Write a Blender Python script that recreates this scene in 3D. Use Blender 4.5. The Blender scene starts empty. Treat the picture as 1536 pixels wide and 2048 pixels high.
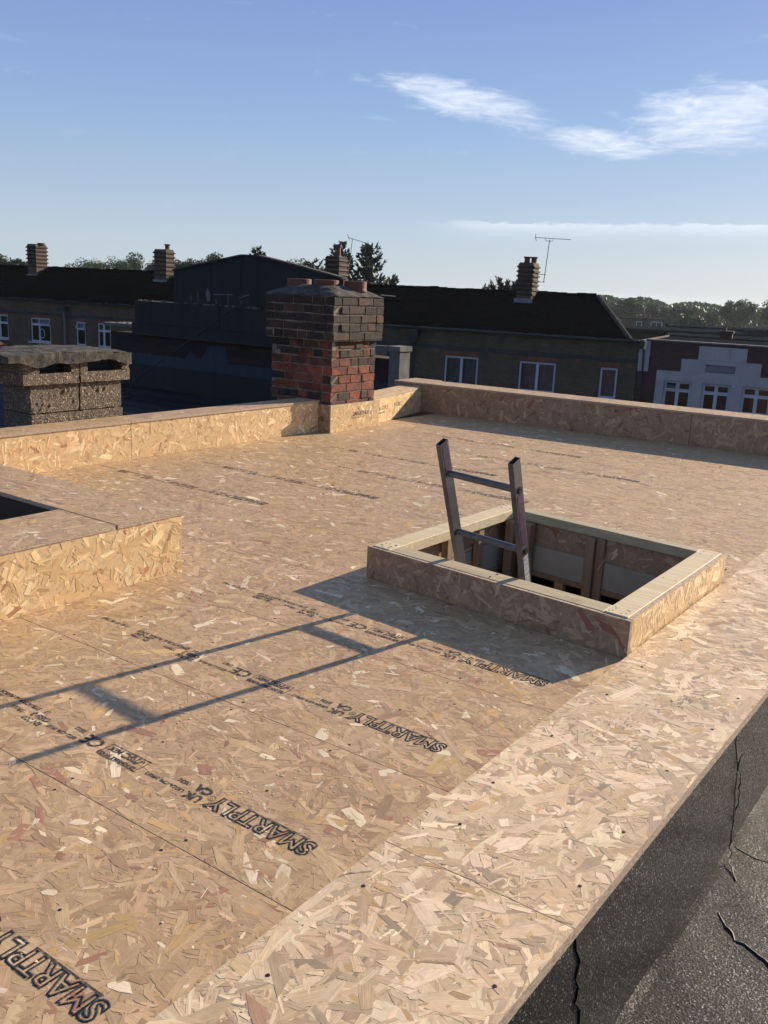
import bpy, math, random
import numpy as np
from math import sin, cos, radians, pi, atan2, sqrt, tan
from mathutils import Vector, Matrix, Euler

scene = bpy.context.scene
col = scene.collection

# ------------------------------------------------------------------ camera
H = 1.225
cam_d = bpy.data.cameras.new('camera')
cam = bpy.data.objects.new('camera', cam_d)
col.objects.link(cam)
cam_d.sensor_fit = 'VERTICAL'
cam_d.sensor_height = 36.0
cam_d.sensor_width = 27.0
cam_d.lens = 36.0 * 1844.3 / 2048.0
cam_d.clip_start = 0.05
cam_d.clip_end = 3000
_yaw, _pit, _rol = radians(-35.41168), radians(13.66312), radians(2.61638)
_f = Vector((sin(_yaw) * cos(_pit), cos(_yaw) * cos(_pit), -sin(_pit)))
_r = Vector((cos(_yaw), -sin(_yaw), 0))
_u = _r.cross(_f)
_r2 = _r * cos(_rol) + _u * sin(_rol)
_u2 = -_r * sin(_rol) + _u * cos(_rol)
_m = Matrix((_r2, _u2, -_f)).transposed().to_4x4()
_m.translation = Vector((0, 0, H))
cam.matrix_world = _m
scene.camera = cam

# ------------------------------------------------------------------ sun, sky, exposure
SUN_AZ, SUN_EL = 16.0, 20.3          # azimuth from +Y towards +X
sun_d = bpy.data.lights.new('sun', 'SUN')
sun = bpy.data.objects.new('sun', sun_d)
col.objects.link(sun)
sun_d.energy = 5.0
sun_d.angle = radians(0.53)
sun_d.color = (1.0, 0.83, 0.63)
sd = Vector((sin(radians(SUN_AZ)) * cos(radians(SUN_EL)), cos(radians(SUN_AZ)) * cos(radians(SUN_EL)), sin(radians(SUN_EL))))
sun.rotation_euler = sd.to_track_quat('Z', 'Y').to_euler()
sun.location = (0, 0, 30)

scene.view_settings.view_transform = 'Standard'
scene.view_settings.look = 'None'
scene.view_settings.exposure = 0.72
scene.view_settings.gamma = 1.0
scene.view_settings.use_curve_mapping = False
scene.cycles.use_denoising = True
scene.cycles.max_bounces = 8
scene.cycles.volume_bounces = 0

world = bpy.data.worlds.new('World')
scene.world = world
world.use_nodes = True


class NT:
    """tiny helper for node trees"""
    def __init__(s, tree):
        s.t = tree

    def n(s, kind, ins=None, **props):
        nd = s.t.nodes.new(kind)
        for k, v in props.items():
            setattr(nd, k, v)
        if ins:
            for k, v in ins.items():
                s.put(nd.inputs[k], v)
        return nd

    def put(s, sock, v):
        if isinstance(v, bpy.types.NodeSocket):
            s.t.links.new(v, sock)
        elif isinstance(v, bpy.types.Node):
            s.t.links.new(v.outputs[0], sock)
        else:
            if sock.type == 'RGBA' and isinstance(v, (tuple, list)) and len(v) == 3:
                v = (*v, 1)
            sock.default_value = v

    def math(s, op, a, b=0.0, c=0.0, clamp=False):
        nd = s.n('ShaderNodeMath', operation=op, use_clamp=clamp)
        s.put(nd.inputs[0], a); s.put(nd.inputs[1], b); s.put(nd.inputs[2], c)
        return nd.outputs[0]

    def noise(s, vec, scale, detail=3.0, rough=0.5, dist=0.0, out=0):
        nd = s.n('ShaderNodeTexNoise', {'Scale': scale, 'Detail': detail, 'Roughness': rough, 'Distortion': dist})
        if vec is not None:
            s.put(nd.inputs['Vector'], vec)
        return nd.outputs[out]

    def ramp(s, fac, stops, interp='LINEAR'):
        nd = s.n('ShaderNodeValToRGB')
        cr = nd.color_ramp
        cr.interpolation = interp
        while len(cr.elements) < len(stops):
            cr.elements.new(0.5)
        for e, (p, c) in zip(cr.elements, stops):
            e.position = p
            e.color = (*c, 1) if len(c) == 3 else c
        s.put(nd.inputs[0], fac)
        return nd.outputs[0]

    def mix(s, fac, a, b, mode='MIX'):
        nd = s.n('ShaderNodeMix', data_type='RGBA', blend_type=mode)
        s.put(nd.inputs[0], fac); s.put(nd.inputs[6], a); s.put(nd.inputs[7], b)
        return nd.outputs[2]

    def mapr(s, v, a, b, c=0.0, d=1.0, smooth=False):
        nd = s.n('ShaderNodeMapRange', {'Value': v, 'From Min': a, 'From Max': b, 'To Min': c, 'To Max': d})
        if smooth:
            nd.interpolation_type = 'SMOOTHSTEP'
        return nd.outputs[0]

    def scale(s, vec, xyz):
        nd = s.n('ShaderNodeVectorMath', operation='MULTIPLY')
        s.put(nd.inputs[0], vec); nd.inputs[1].default_value = xyz
        return nd.outputs[0]


def build_world():
    w = NT(world.node_tree)
    world.node_tree.nodes.clear()
    sky = w.n('ShaderNodeTexSky', sky_type='NISHITA')
    sky.sun_disc = False
    sky.sun_elevation = radians(SUN_EL)
    sky.sun_rotation = radians(SUN_AZ)
    sky.altitude = 50
    sky.air_density = 1.0
    sky.dust_density = 1.2
    sky.ozone_density = 3.5
    tc = w.n('ShaderNodeTexCoord')
    sep = w.n('ShaderNodeSeparateXYZ', {0: tc.outputs['Generated']})
    X, Y, Z = sep.outputs
    az = w.math('MULTIPLY', w.math('ARCTAN2', X, Y), 57.29578)
    el = w.math('MULTIPLY', w.math('ARCSINE', Z), 57.29578)
    # high cirrus-like cloud in the part of the sky the photograph shows, thinner and rarer elsewhere
    v = w.n('ShaderNodeCombineXYZ', {0: w.math('MULTIPLY', az, 0.16), 1: w.math('MULTIPLY', el, 0.62), 2: 3.3})
    warp = w.noise(v, 0.9, 4, 0.55, out=1)
    vw = w.n('ShaderNodeVectorMath', operation='MULTIPLY_ADD')
    w.put(vw.inputs[0], warp); vw.inputs[1].default_value = (1.5, 0.9, 0); w.put(vw.inputs[2], v.outputs[0])
    nz = w.noise(vw.outputs[0], 1.5, 8, 0.62)
    nf = w.noise(w.scale(vw.outputs[0], (1.0, 1.25, 1.0)), 4.2, 8, 0.66)

    def blob(a0, e0, ra, re, tilt):
        da = w.math('SUBTRACT', az, a0)
        de = w.math('SUBTRACT', w.math('SUBTRACT', el, e0), w.math('MULTIPLY', da, tilt))
        d = w.math('ADD', w.math('POWER', w.math('ABSOLUTE', w.math('DIVIDE', da, ra)), 2.0),
                   w.math('POWER', w.math('ABSOLUTE', w.math('DIVIDE', de, re)), 2.0))
        return w.mapr(w.math('SQRT', d), 0.15, 1.25, 1.0, 0.0)
    m1 = blob(-31.9, 10.5, 8.0, 1.45, -0.20)
    m2 = blob(-23.8, 8.5, 5.2, 1.15, -0.10)
    m3 = blob(-17.4, 9.9, 8.0, 2.5, 0.02)
    m = w.math('MAXIMUM', w.math('MAXIMUM', m1, m2), m3)
    den = w.math('MULTIPLY', w.mapr(w.math('ADD', w.math('ADD', w.math('MULTIPLY', nz, 1.1), w.math('MULTIPLY', nf, 0.38)), w.math('MULTIPLY', m, 1.0)), 1.12, 1.66, smooth=True), w.mapr(nf, 0.3, 0.7, 0.35, 1.0))
    # low band
    eb = w.math('SUBTRACT', el, w.math('ADD', 3.75, w.math('MULTIPLY', w.math('ADD', az, 24.0), 0.022)))
    top = w.mapr(w.math('ADD', eb, w.math('MULTIPLY', w.math('SUBTRACT', nf, 0.5), 1.0)), 0.28, 0.42, 1.0, 0.0)
    bot = w.mapr(eb, -1.1, 0.25, 0.0, 1.0)
    side = w.mapr(w.math('ABSOLUTE', w.math('ADD', az, 10.0)), 18.0, 25.0, 1.0, 0.0, smooth=True)
    band = w.math('MULTIPLY', w.math('MULTIPLY', top, w.math('POWER', bot, 2.2)), w.math('MULTIPLY', side, w.mapr(nz, 0.3, 0.7, 0.55, 1.0)))
    # thin scattered veil all round the sky
    veil = w.math('MULTIPLY', w.mapr(nz, 0.62, 0.85), w.mapr(el, 2.0, 8.0, 0.0, 0.25))
    cl = w.math('MAXIMUM', w.math('MAXIMUM', w.math('MULTIPLY', den, 0.8), w.math('MULTIPLY', band, 0.6)), veil, clamp=True)
    sky_c = w.mix(1.0, sky.outputs[0], SKY_TINT, 'MULTIPLY')
    veil_c = w.ramp(w.mapr(el, 0.0, 90.0), [(0.0, (0.58, 0.67, 0.735)), (0.055, (0.41, 0.52, 0.68)), (0.11, (0.28, 0.42, 0.68)), (0.18, (0.215, 0.30, 0.61)), (0.5, (0.16, 0.235, 0.38))])
    veil_c = w.mix(1.0, veil_c, (10.0, 10.0, 10.0), 'MULTIPLY')
    sky_h = w.mix(SKY_VEIL, sky_c, veil_c)
    colr = w.mix(cl, sky_h, SKY_CLOUD)
    bg = w.n('ShaderNodeBackground', {'Color': colr, 'Strength': SKY_STR})
    out = w.n('ShaderNodeOutputWorld')
    w.t.links.new(bg.outputs[0], out.inputs[0])


SKY_STR = 0.067
SKY_TINT = (1.05, 1.08, 1.15)
SKY_VEIL = 0.8
SKY_CLOUD = (9.0, 9.4, 10.4)
build_world()

# ------------------------------------------------------------------ object helpers


class MB:
    def __init__(s):
        s.v, s.f = [], []

    def poly(s, pts):
        b = len(s.v)
        s.v += [tuple(p) for p in pts]
        s.f.append(tuple(range(b, b + len(pts))))

    def hexa(s, p):
        """8 points: bottom 4 ccw, top 4 ccw"""
        b = len(s.v)
        s.v += [tuple(q) for q in p]
        for f in ((3, 2, 1, 0), (4, 5, 6, 7), (0, 1, 5, 4), (1, 2, 6, 5), (2, 3, 7, 6), (3, 0, 4, 7)):
            s.f.append(tuple(b + i for i in f))

    def box(s, x0, x1, y0, y1, z0, z1):
        s.hexa([(x0, y0, z0), (x1, y0, z0), (x1, y1, z0), (x0, y1, z0), (x0, y0, z1), (x1, y0, z1), (x1, y1, z1), (x0, y1, z1)])
        return s

    def prism(s, pts, z0, z1):
        b = len(s.v); n = len(pts)
        s.v += [(p[0], p[1], z0) for p in pts] + [(p[0], p[1], z1) for p in pts]
        s.f.append(tuple(b + i for i in range(n - 1, -1, -1)))
        s.f.append(tuple(b + n + i for i in range(n)))
        for i in range(n):
            j = (i + 1) % n
            s.f.append((b + i, b + j, b + n + j, b + n + i))
        return s

    def bar(s, a, b_, w, d, up=(0, 0, 1)):
        """rectangular bar from a to b, width w (across), d along 'up'"""
        a = Vector(a); b = Vector(b_); t = (b - a).normalized(); u = Vector(up)
        x = t.cross(u).normalized(); y = x.cross(t).normalized()
        pts = []
        for q in (a, b):
            for sx, sy in ((-1, -1), (1, -1), (1, 1), (-1, 1)):
                pts.append(q + x * sx * w / 2 + y * sy * d / 2)
        s.hexa(pts)
        return s

    def tube(s, pts, r, n=8, caps=True):
        pts = [Vector(p) for p in pts]
        if not isinstance(r, (list, tuple)):
            r = [r] * len(pts)
        b = len(s.v)
        for i, p in enumerate(pts):
            t = (pts[min(i + 1, len(pts) - 1)] - pts[max(i - 1, 0)]).normalized()
            u = Vector((0, 0, 1)) if abs(t.z) < 0.9 else Vector((1, 0, 0))
            x = t.cross(u).normalized(); y = t.cross(x)
            for k in range(n):
                a = 2 * pi * k / n
                s.v.append(tuple(p + (x * cos(a) + y * sin(a)) * r[i]))
        for i in range(len(pts) - 1):
            for k in range(n):
                k2 = (k + 1) % n
                s.f.append((b + i * n + k, b + i * n + k2, b + (i + 1) * n + k2, b + (i + 1) * n + k))
        if caps:
            s.f.append(tuple(b + k for k in range(n - 1, -1, -1)))
            e = b + (len(pts) - 1) * n
            s.f.append(tuple(e + k for k in range(n)))
        return s

    def lathe(s, c, prof, n=20):
        """prof: list of (r, z)"""
        b = len(s.v)
        for r, z in prof:
            for k in range(n):
                a = 2 * pi * k / n
                s.v.append((c[0] + r * cos(a), c[1] + r * sin(a), c[2] + z))
        for i in range(len(prof) - 1):
            for k in range(n):
                k2 = (k + 1) % n
                s.f.append((b + i * n + k, b + i * n + k2, b + (i + 1) * n + k2, b + (i + 1) * n + k))
        return s

    def mesh(s, name, smooth=False):
        me = bpy.data.meshes.new(name)
        me.from_pydata(s.v, [], s.f)
        if smooth:
            me.polygons.foreach_set('use_smooth', [True] * len(me.polygons))
        me.update()
        return me


WM = {}


def link(o, parent=None, local=False):
    col.objects.link(o)
    if parent is not None:
        o.parent = parent
        if not local and parent.name in WM:
            o.matrix_parent_inverse = WM[parent.name].inverted()
    return o


def obj(name, mb, mat, parent=None, local=False, smooth=False, loc=None, **props):
    me = mb.mesh(name, smooth) if isinstance(mb, MB) else mb
    if mat is not None and len(me.materials) == 0:
        me.materials.append(mat)
    o = bpy.data.objects.new(name, me)
    if loc is not None:
        o.location = loc
    link(o, parent, local)
    for k, v in props.items():
        o[k] = v
    return o


def thing(name, label, cat, loc=(0, 0, 0), rz=0.0, group=None, kind=None):
    o = bpy.data.objects.new(name, None)
    col.objects.link(o)
    o.empty_display_size = 0.2
    o.location = loc
    o.rotation_euler = (0, 0, rz)
    WM[o.name] = Matrix.Translation(Vector(loc)) @ Matrix.Rotation(rz, 4, 'Z')
    if label: o['label'] = label
    if cat: o['category'] = cat
    if group: o['group'] = group
    if kind: o['kind'] = kind
    return o


def bevel(o, w=0.003, seg=2):
    m = o.modifiers.new('bevel', 'BEVEL')
    m.width = w; m.segments = seg; m.limit_method = 'ANGLE'
    return o


# ------------------------------------------------------------------ materials
def new_mat(name):
    m = bpy.data.materials.new(name)
    m.use_nodes = True
    t = NT(m.node_tree)
    m.node_tree.nodes.clear()
    p = t.n('ShaderNodeBsdfPrincipled')
    out = t.n('ShaderNodeOutputMaterial')
    t.t.links.new(p.outputs[0], out.inputs[0])
    return m, t, p, out


def bump(t, p, h, strength=0.5, dist=0.01):
    b = t.n('ShaderNodeBump', {'Strength': strength, 'Distance': dist, 'Height': h})
    t.put(p.inputs['Normal'], b.outputs[0])
    return b


def m_flake():
    m, t, p, o = new_mat('osb_flakes')
    a = t.n('ShaderNodeAttribute', attribute_name='tone')
    uv = t.n('ShaderNodeUVMap', uv_map='grain')
    g = t.noise(t.scale(uv.outputs[0], (14, 420, 1)), 1.0, 3, 0.6)
    g2 = t.noise(t.scale(uv.outputs[0], (30, 90, 1)), 1.0, 3, 0.6)
    f = t.math('MULTIPLY', t.mapr(g, 0.25, 0.75, 0.74, 1.22), t.mapr(g2, 0.25, 0.75, 0.86, 1.12))
    geo = t.n('ShaderNodeNewGeometry')
    big = t.noise(geo.outputs['Position'], 1.3, 4, 0.6)
    f = t.math('MULTIPLY', f, t.mapr(big, 0.25, 0.75, 0.88, 1.1))
    c = t.mix(1.0, a.outputs['Color'], t.n('ShaderNodeCombineColor', {0: f, 1: f, 2: f}).outputs[0], 'MULTIPLY')
    dirt = t.noise(geo.outputs['Position'], 260, 2, 0.5)
    c = t.mix(t.mapr(dirt, 0.70, 0.78, 0, 0.6), c, (0.10, 0.06, 0.04))
    t.put(p.inputs['Base Color'], c)
    p.inputs['Roughness'].default_value = 0.48
    p.inputs['Specular IOR Level'].default_value = 0.5
    bump(t, p, g, 0.35, 0.001)
    return m


def m_core():
    m, t, p, o = new_mat('osb_core')
    geo = t.n('ShaderNodeNewGeometry')
    n1 = t.noise(t.scale(geo.outputs['Position'], (60, 60, 240)), 1.0, 4, 0.65)
    c = t.ramp(n1, [(0.3, (0.22, 0.16, 0.12)), (0.5, (0.42, 0.33, 0.24)), (0.7, (0.58, 0.47, 0.35))])
    t.put(p.inputs['Base Color'], c)
    p.inputs['Roughness'].default_value = 0.8
    bump(t, p, n1, 0.6, 0.003)
    return m


def m_base():
    m, t, p, o = new_mat('osb_base')
    a = t.n('ShaderNodeAttribute', attribute_name='tone')
    geo = t.n('ShaderNodeNewGeometry')
    n1 = t.noise(geo.outputs['Position'], 60, 4, 0.65)
    k = t.mapr(n1, 0.3, 0.7, 0.8, 1.2)
    t.put(p.inputs['Base Color'], t.mix(1.0, a.outputs['Color'], t.n('ShaderNodeCombineColor', {0: k, 1: k, 2: k}).outputs[0], 'MULTIPLY'))
    p.inputs['Roughness'].default_value = 0.8
    return m


def m_timber(name, c1, c2, ax=(3, 60, 60)):
    m, t, p, o = new_mat(name)
    tc = t.n('ShaderNodeNewGeometry')
    w = t.noise(tc.outputs['Position'], 2.2, 2, 0.5, out=1)
    v = t.n('ShaderNodeVectorMath', operation='MULTIPLY_ADD')
    t.put(v.inputs[0], w); v.inputs[1].default_value = (0.06, 0.06, 0.06); t.put(v.inputs[2], tc.outputs['Position'])
    n1 = t.noise(t.scale(v.outputs[0], ax), 1.0, 4, 0.6)
    n2 = t.noise(tc.outputs['Position'], 9, 3, 0.5)
    c = t.mix(t.mapr(n1, 0.3, 0.7), c1, c2)
    c = t.mix(t.mapr(n2, 0.62, 0.75, 0, 0.45), c, (c2[0] * .5, c2[1] * .42, c2[2] * .35))
    t.put(p.inputs['Base Color'], c)
    p.inputs['Roughness'].default_value = 0.7
    bump(t, p, n1, 0.3, 0.002)
    return m


def m_plain(name, c, rough=0.6, metal=0.0, spec=0.5, var=0.15, scale=8.0, bmp=0.0, bd=0.004):
    m, t, p, o = new_mat(name)
    g = t.n('ShaderNodeNewGeometry')
    n1 = t.noise(g.outputs['Position'], scale, 5, 0.6)
    k = t.mapr(n1, 0.25, 0.75, 1 - var, 1 + var)
    c2 = t.mix(1.0, c, t.n('ShaderNodeCombineColor', {0: k, 1: k, 2: k}).outputs[0], 'MULTIPLY')
    t.put(p.inputs['Base Color'], c2)
    p.inputs['Roughness'].default_value = rough
    p.inputs['Metallic'].default_value = metal
    p.inputs['Specular IOR Level'].default_value = spec
    if bmp:
        bump(t, p, t.noise(g.outputs['Position'], scale * 5, 4, 0.6), bmp, bd)
    return m


def m_ink():
    m, t, p, o = new_mat('stamp_ink')
    g = t.n('ShaderNodeNewGeometry')
    n1 = t.noise(g.outputs['Position'], 90, 3, 0.7)
    t.put(p.inputs['Base Color'], (0.022, 0.024, 0.032))
    p.inputs['Roughness'].default_value = 0.7
    t.put(p.inputs['Alpha'], t.mapr(n1, 0.36, 0.52, 0.15, 0.92))
    return m


def m_felt():
    m, t, p, o = new_mat('mineral_felt')
    g = t.n('ShaderNodeNewGeometry')
    P_ = g.outputs['Position']
    vo = t.n('ShaderNodeTexVoronoi', {'Vector': P_, 'Scale': 260.0})
    r = t.n('ShaderNodeSeparateColor', {0: vo.outputs['Color']})
    big = t.noise(P_, 3.5, 5, 0.65)
    base = t.mix(r.outputs[0], (0.002, 0.0025, 0.0035), (0.009, 0.011, 0.014))
    base = t.mix(t.mapr(r.outputs[1], 0.945, 0.98), base, (0.28, 0.30, 0.33))  # pale mineral chips; their sparkle in the sun is put into the colour
    base = t.mix(t.mapr(big, 0.35, 0.65, 0.4, 0.0), base, (0.010, 0.011, 0.014))
    t.put(p.inputs['Base Color'], base)
    t.put(p.inputs['Roughness'], t.mapr(r.outputs[2], 0, 1, 0.25, 0.85))
    p.inputs['Specular IOR Level'].default_value = 0.36
    h = t.math('ADD', t.math('MULTIPLY', r.outputs[0], 0.5), t.math('MULTIPLY', t.noise(P_, 160, 3, 0.6), 0.8))
    bump(t, p, h, 0.9, 0.0035)
    return m


def m_brick_obj(name, ramp, soot=0.3):
    """one brick = one object: colour picked per object"""
    m, t, p, o = new_mat(name)
    oi = t.n('ShaderNodeObjectInfo')
    c = t.ramp(oi.outputs['Random'], ramp, 'LINEAR')
    g = t.n('ShaderNodeNewGeometry')
    n1 = t.noise(g.outputs['Position'], 9, 6, 0.75)
    n2 = t.noise(g.outputs['Position'], 60, 5, 0.7)
    c = t.mix(t.mapr(n1, 0.42, 0.62, 0, soot), c, (0.022, 0.017, 0.014))
    c = t.mix(t.mapr(n2, 0.56, 0.72, 0, 0.55), c, (0.25, 0.18, 0.125))
    zz = t.n('ShaderNodeSeparateXYZ', {0: g.outputs['Position']})
    st = t.mapr(t.math('ADD', zz.outputs[2], t.math('MULTIPLY', t.math('SUBTRACT', n1, 0.5), 0.9)), 0.52, 0.82, 0.0, 0.8)
    if soot < 0.8:
        c = t.mix(st, c, (0.03, 0.021, 0.016))
    t.put(p.inputs['Base Color'], c)
    p.inputs['Roughness'].default_value = 0.85
    bump(t, p, t.noise(g.outputs['Position'], 45, 6, 0.75), 1.0, 0.014)
    return m


def m_brickwork(name, c1, c2, mortar, lx=0.225, lz=0.075, rot=False):
    """far walls whose single bricks cannot be told apart"""
    m, t, p, o = new_mat(name)
    tc = t.n('ShaderNodeTexCoord')
    s = t.n('ShaderNodeSeparateXYZ', {0: tc.outputs['Object']})
    u = t.math('ADD', s.outputs[0], s.outputs[1])
    v = s.outputs[2]
    cb = t.n('ShaderNodeCombineXYZ', {0: v if rot else u, 1: u if rot else v, 2: 0.0})
    b = t.n('ShaderNodeTexBrick', {'Vector': cb.outputs[0], 'Color1': (*c1, 1), 'Color2': (*c2, 1), 'Mortar': (*mortar, 1), 'Scale': 1.0,
                                  'Mortar Size': 0.006, 'Bias': 0.0, 'Brick Width': lx, 'Row Height': lz})
    n1 = t.noise(tc.outputs['Object'], 1.1, 6, 0.65)
    k = t.mapr(n1, 0.3, 0.7, 0.68, 1.2)
    c = t.mix(1.0, b.outputs[0], t.n('ShaderNodeCombineColor', {0: k, 1: k, 2: k}).outputs[0], 'MULTIPLY')
    st = t.noise(t.scale(tc.outputs['Object'], (2.5, 2.5, 0.25)), 1.0, 4, 0.6)
    c = t.mix(t.mapr(st, 0.55, 0.75, 0, 0.5), c, (c1[0] * .35, c1[1] * .35, c1[2] * .35))
    t.put(p.inputs['Base Color'], c)
    p.inputs['Roughness'].default_value = 0.9
    bump(t, p, b.outputs['Fac'], -0.4, 0.01)
    return m


def m_tiles(name, c):
    m, t, p, o = new_mat(name)
    tc = t.n('ShaderNodeTexCoord')
    b = t.n('ShaderNodeTexBrick', {'Vector': tc.outputs['Object'], 'Color1': (*c, 1), 'Color2': (c[0] * 1.9, c[1] * 1.8, c[2] * 1.6, 1),
                                  'Mortar': (c[0] * .3, c[1] * .3, c[2] * .3, 1), 'Scale': 1.0, 'Mortar Size': 0.012, 'Brick Width': 0.17, 'Row Height': 0.10})
    n1 = t.noise(tc.outputs['Object'], 1.3, 6, 0.7)
    n2 = t.noise(tc.outputs['Object'], 6.0, 3, 0.6)
    cc = t.mix(t.mapr(n1, 0.5, 0.75, 0, 0.6), b.outputs[0], (c[0] * 2.4, c[1] * 2.3, c[2] * 1.5))
    cc = t.mix(t.mapr(n2, 0.76, 0.82, 0, 0.4), cc, (0.06, 0.06, 0.06))
    t.put(p.inputs['Base Color'], cc)
    p.inputs['Roughness'].default_value = 0.95
    p.inputs['Specular IOR Level'].default_value = 0.0
    bump(t, p, b.outputs['Fac'], -0.3, 0.01)
    return m


def m_leaf(name, c1, c2, transl=0.25):
    m, t, p, o = new_mat(name)
    g = t.n('ShaderNodeNewGeometry')
    n1 = t.noise(g.outputs['Position'], 0.55, 4, 0.6)
    c = t.mix(t.mapr(n1, 0.3, 0.7), c1, c2)
    c = t.mix(1.0, c, t.ramp(g.outputs['Random Per Island'], [(0, (0.6, 0.6, 0.6)), (1, (1.35, 1.35, 1.35))]), 'MULTIPLY')
    t.put(p.inputs['Base Color'], c)
    p.inputs['Roughness'].default_value = 0.6
    tr = t.n('ShaderNodeBsdfTranslucent', {'Color': c})
    mx = t.n('ShaderNodeMixShader', {0: transl})
    t.t.links.new(p.outputs[0], mx.inputs[1]); t.t.links.new(tr.outputs[0], mx.inputs[2])
    t.t.links.new(mx.outputs[0], o.inputs[0])
    return m


def m_glass():
    m, t, p, o = new_mat('window_glass')
    gl = t.n('ShaderNodeBsdfGlossy', {'Color': (0.9, 0.93, 0.97, 1), 'Roughness': 0.03})
    trn = t.n('ShaderNodeBsdfTransparent', {'Color': (0.62, 0.66, 0.7, 1)})
    fr = t.n('ShaderNodeFresnel', {'IOR': 1.6})
    mx = t.n('ShaderNodeMixShader', {0: t.math('ADD', t.math('MULTIPLY', fr.outputs[0], 0.8), 0.03)})
    t.t.links.new(trn.outputs[0], mx.inputs[1]); t.t.links.new(gl.outputs[0], mx.inputs[2])
    t.t.links.new(mx.outputs[0], o.inputs[0])
    return m


def m_pebble():
    m, t, p, o = new_mat('pebbled_concrete')
    g = t.n('ShaderNodeNewGeometry')
    P_ = g.outputs['Position']
    vo = t.n('ShaderNodeTexVoronoi', {'Vector': P_, 'Scale': 170.0})
    r = t.n('ShaderNodeSeparateColor', {0: vo.outputs['Color']})
    c = t.ramp(r.outputs[0], [(0.0, (0.05, 0.035, 0.022)), (0.5, (0.125, 0.09, 0.058)), (0.9, (0.20, 0.15, 0.10)), (1.0, (0.70, 0.58, 0.42))])
    big = t.noise(P_, 9, 5, 0.65)
    c = t.mix(t.mapr(big, 0.4, 0.7, 0, 0.55), c, (0.09, 0.065, 0.045))
    t.put(p.inputs['Base Color'], c)
    p.inputs['Roughness'].default_value = 0.75
    h = t.math('SUBTRACT', t.math('MULTIPLY', t.noise(P_, 60, 4, 0.6), 1.6), vo.outputs['Distance'])
    bump(t, p, h, 0.7, 0.010)
    return m


def m_lichen():
    m, t, p, o = new_mat('weathered_cap')
    g = t.n('ShaderNodeNewGeometry')
    P_ = g.outputs['Position']
    n1 = t.noise(P_, 16, 6, 0.7)
    n2 = t.noise(P_, 120, 4, 0.7)
    c = t.ramp(n1, [(0.32, (0.010, 0.009, 0.008)), (0.5, (0.055, 0.048, 0.042)), (0.7, (0.15, 0.132, 0.11))])
    c = t.mix(t.mapr(n2, 0.55, 0.8, 0, 0.5), c, (0.34, 0.31, 0.26))
    t.put(p.inputs['Base Color'], c)
    p.inputs['Roughness'].default_value = 0.9
    bump(t, p, t.math('ADD', n1, t.math('MULTIPLY', n2, 0.5)), 0.9, 0.02)
    return m


def m_dark_clad(name='dark_membrane', c1=(0.005, 0.0065, 0.0065), c2=(0.014, 0.017, 0.0165)):
    m, t, p, o = new_mat(name)
    g = t.n('ShaderNodeNewGeometry')
    n1 = t.noise(t.scale(g.outputs['Position'], (7, 7, 0.8)), 1.0, 5, 0.7)
    n2 = t.noise(g.outputs['Position'], 3.0, 5, 0.7)
    c = t.mix(t.mapr(n1, 0.3, 0.7), c1, c2)
    c = t.mix(t.mapr(n2, 0.62, 0.72, 0, 0.5), c, (c2[0] * 2, c2[1] * 2, c2[2] * 2))
    t.put(p.inputs['Base Color'], c)
    p.inputs['Roughness'].default_value = 0.75
    bump(t, p, n1, 0.3, 0.01)
    return m


def m_lowroof():
    m, t, p, o = new_mat('old_flat_roof')
    g = t.n('ShaderNodeNewGeometry')
    n1 = t.noise(t.scale(g.outputs['Position'], (0.35, 2.6, 1)), 1.6, 5, 0.6)
    c = t.mix(t.mapr(n1, 0.4, 0.62), (0.006, 0.008, 0.011), (0.028, 0.033, 0.04))
    t.put(p.inputs['Base Color'], c)
    p.inputs['Roughness'].default_value = 0.9
    p.inputs['Specular IOR Level'].default_value = 0.15
    return m


M = {}
M['flake'] = m_flake()
M['core'] = m_core()
M['base'] = m_base()
M['ink'] = m_ink()
M['felt'] = m_felt()
M['timber'] = m_timber('pale_timber', (0.69, 0.595, 0.40), (0.50, 0.395, 0.235))
M['timber_grey'] = m_timber('weathered_timber', (0.47, 0.41, 0.27), (0.34, 0.28, 0.17))
M['timber_b'] = m_timber('brown_timber', (0.34, 0.23, 0.13), (0.22, 0.14, 0.08), (40, 40, 3))
M['board_white'] = m_plain('insulation_board', (0.36, 0.33, 0.255), 0.85)
M['alu'] = m_plain('ladder_aluminium', (0.13, 0.13, 0.14), 0.5, 0.5, var=0.3, scale=30)
M['black_plastic'] = m_plain('black_plastic', (0.01, 0.01, 0.012), 0.5)
M['purple'] = m_plain('purple_sticker', (0.075, 0.04, 0.085), 0.5, var=0.6, scale=60)
M['sticker'] = m_plain('silver_sticker', (0.5, 0.5, 0.52), 0.5, var=0.5, scale=120)
M['brick'] = m_brick_obj('red_stack_brick', [(0.0, (0.20, 0.045, 0.024)), (0.35, (0.31, 0.075, 0.032)), (0.62, (0.23, 0.075, 0.042)), (0.8, (0.11, 0.05, 0.036)), (1.0, (0.045, 0.03, 0.024))], 0.75)
M['brick_soot'] = m_brick_obj('sooty_stack_brick', [(0.0, (0.012, 0.010, 0.009)), (0.45, (0.035, 0.024, 0.018)), (0.8, (0.075, 0.045, 0.03)), (1.0, (0.13, 0.05, 0.03))], 0.85)
M['mortar'] = m_plain('old_mortar', (0.20, 0.165, 0.12), 0.95, var=0.8, scale=14, bmp=0.8, bd=0.01)
M['terracotta'] = m_plain('terracotta', (0.12, 0.042, 0.028), 0.7, var=0.3, scale=20)
M['pebble'] = m_pebble()
M['cap'] = m_lichen()
M['clad'] = m_dark_clad()
M['clad2'] = m_dark_clad('dark_fascia', (0.004, 0.006, 0.008), (0.010, 0.014, 0.017))
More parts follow.
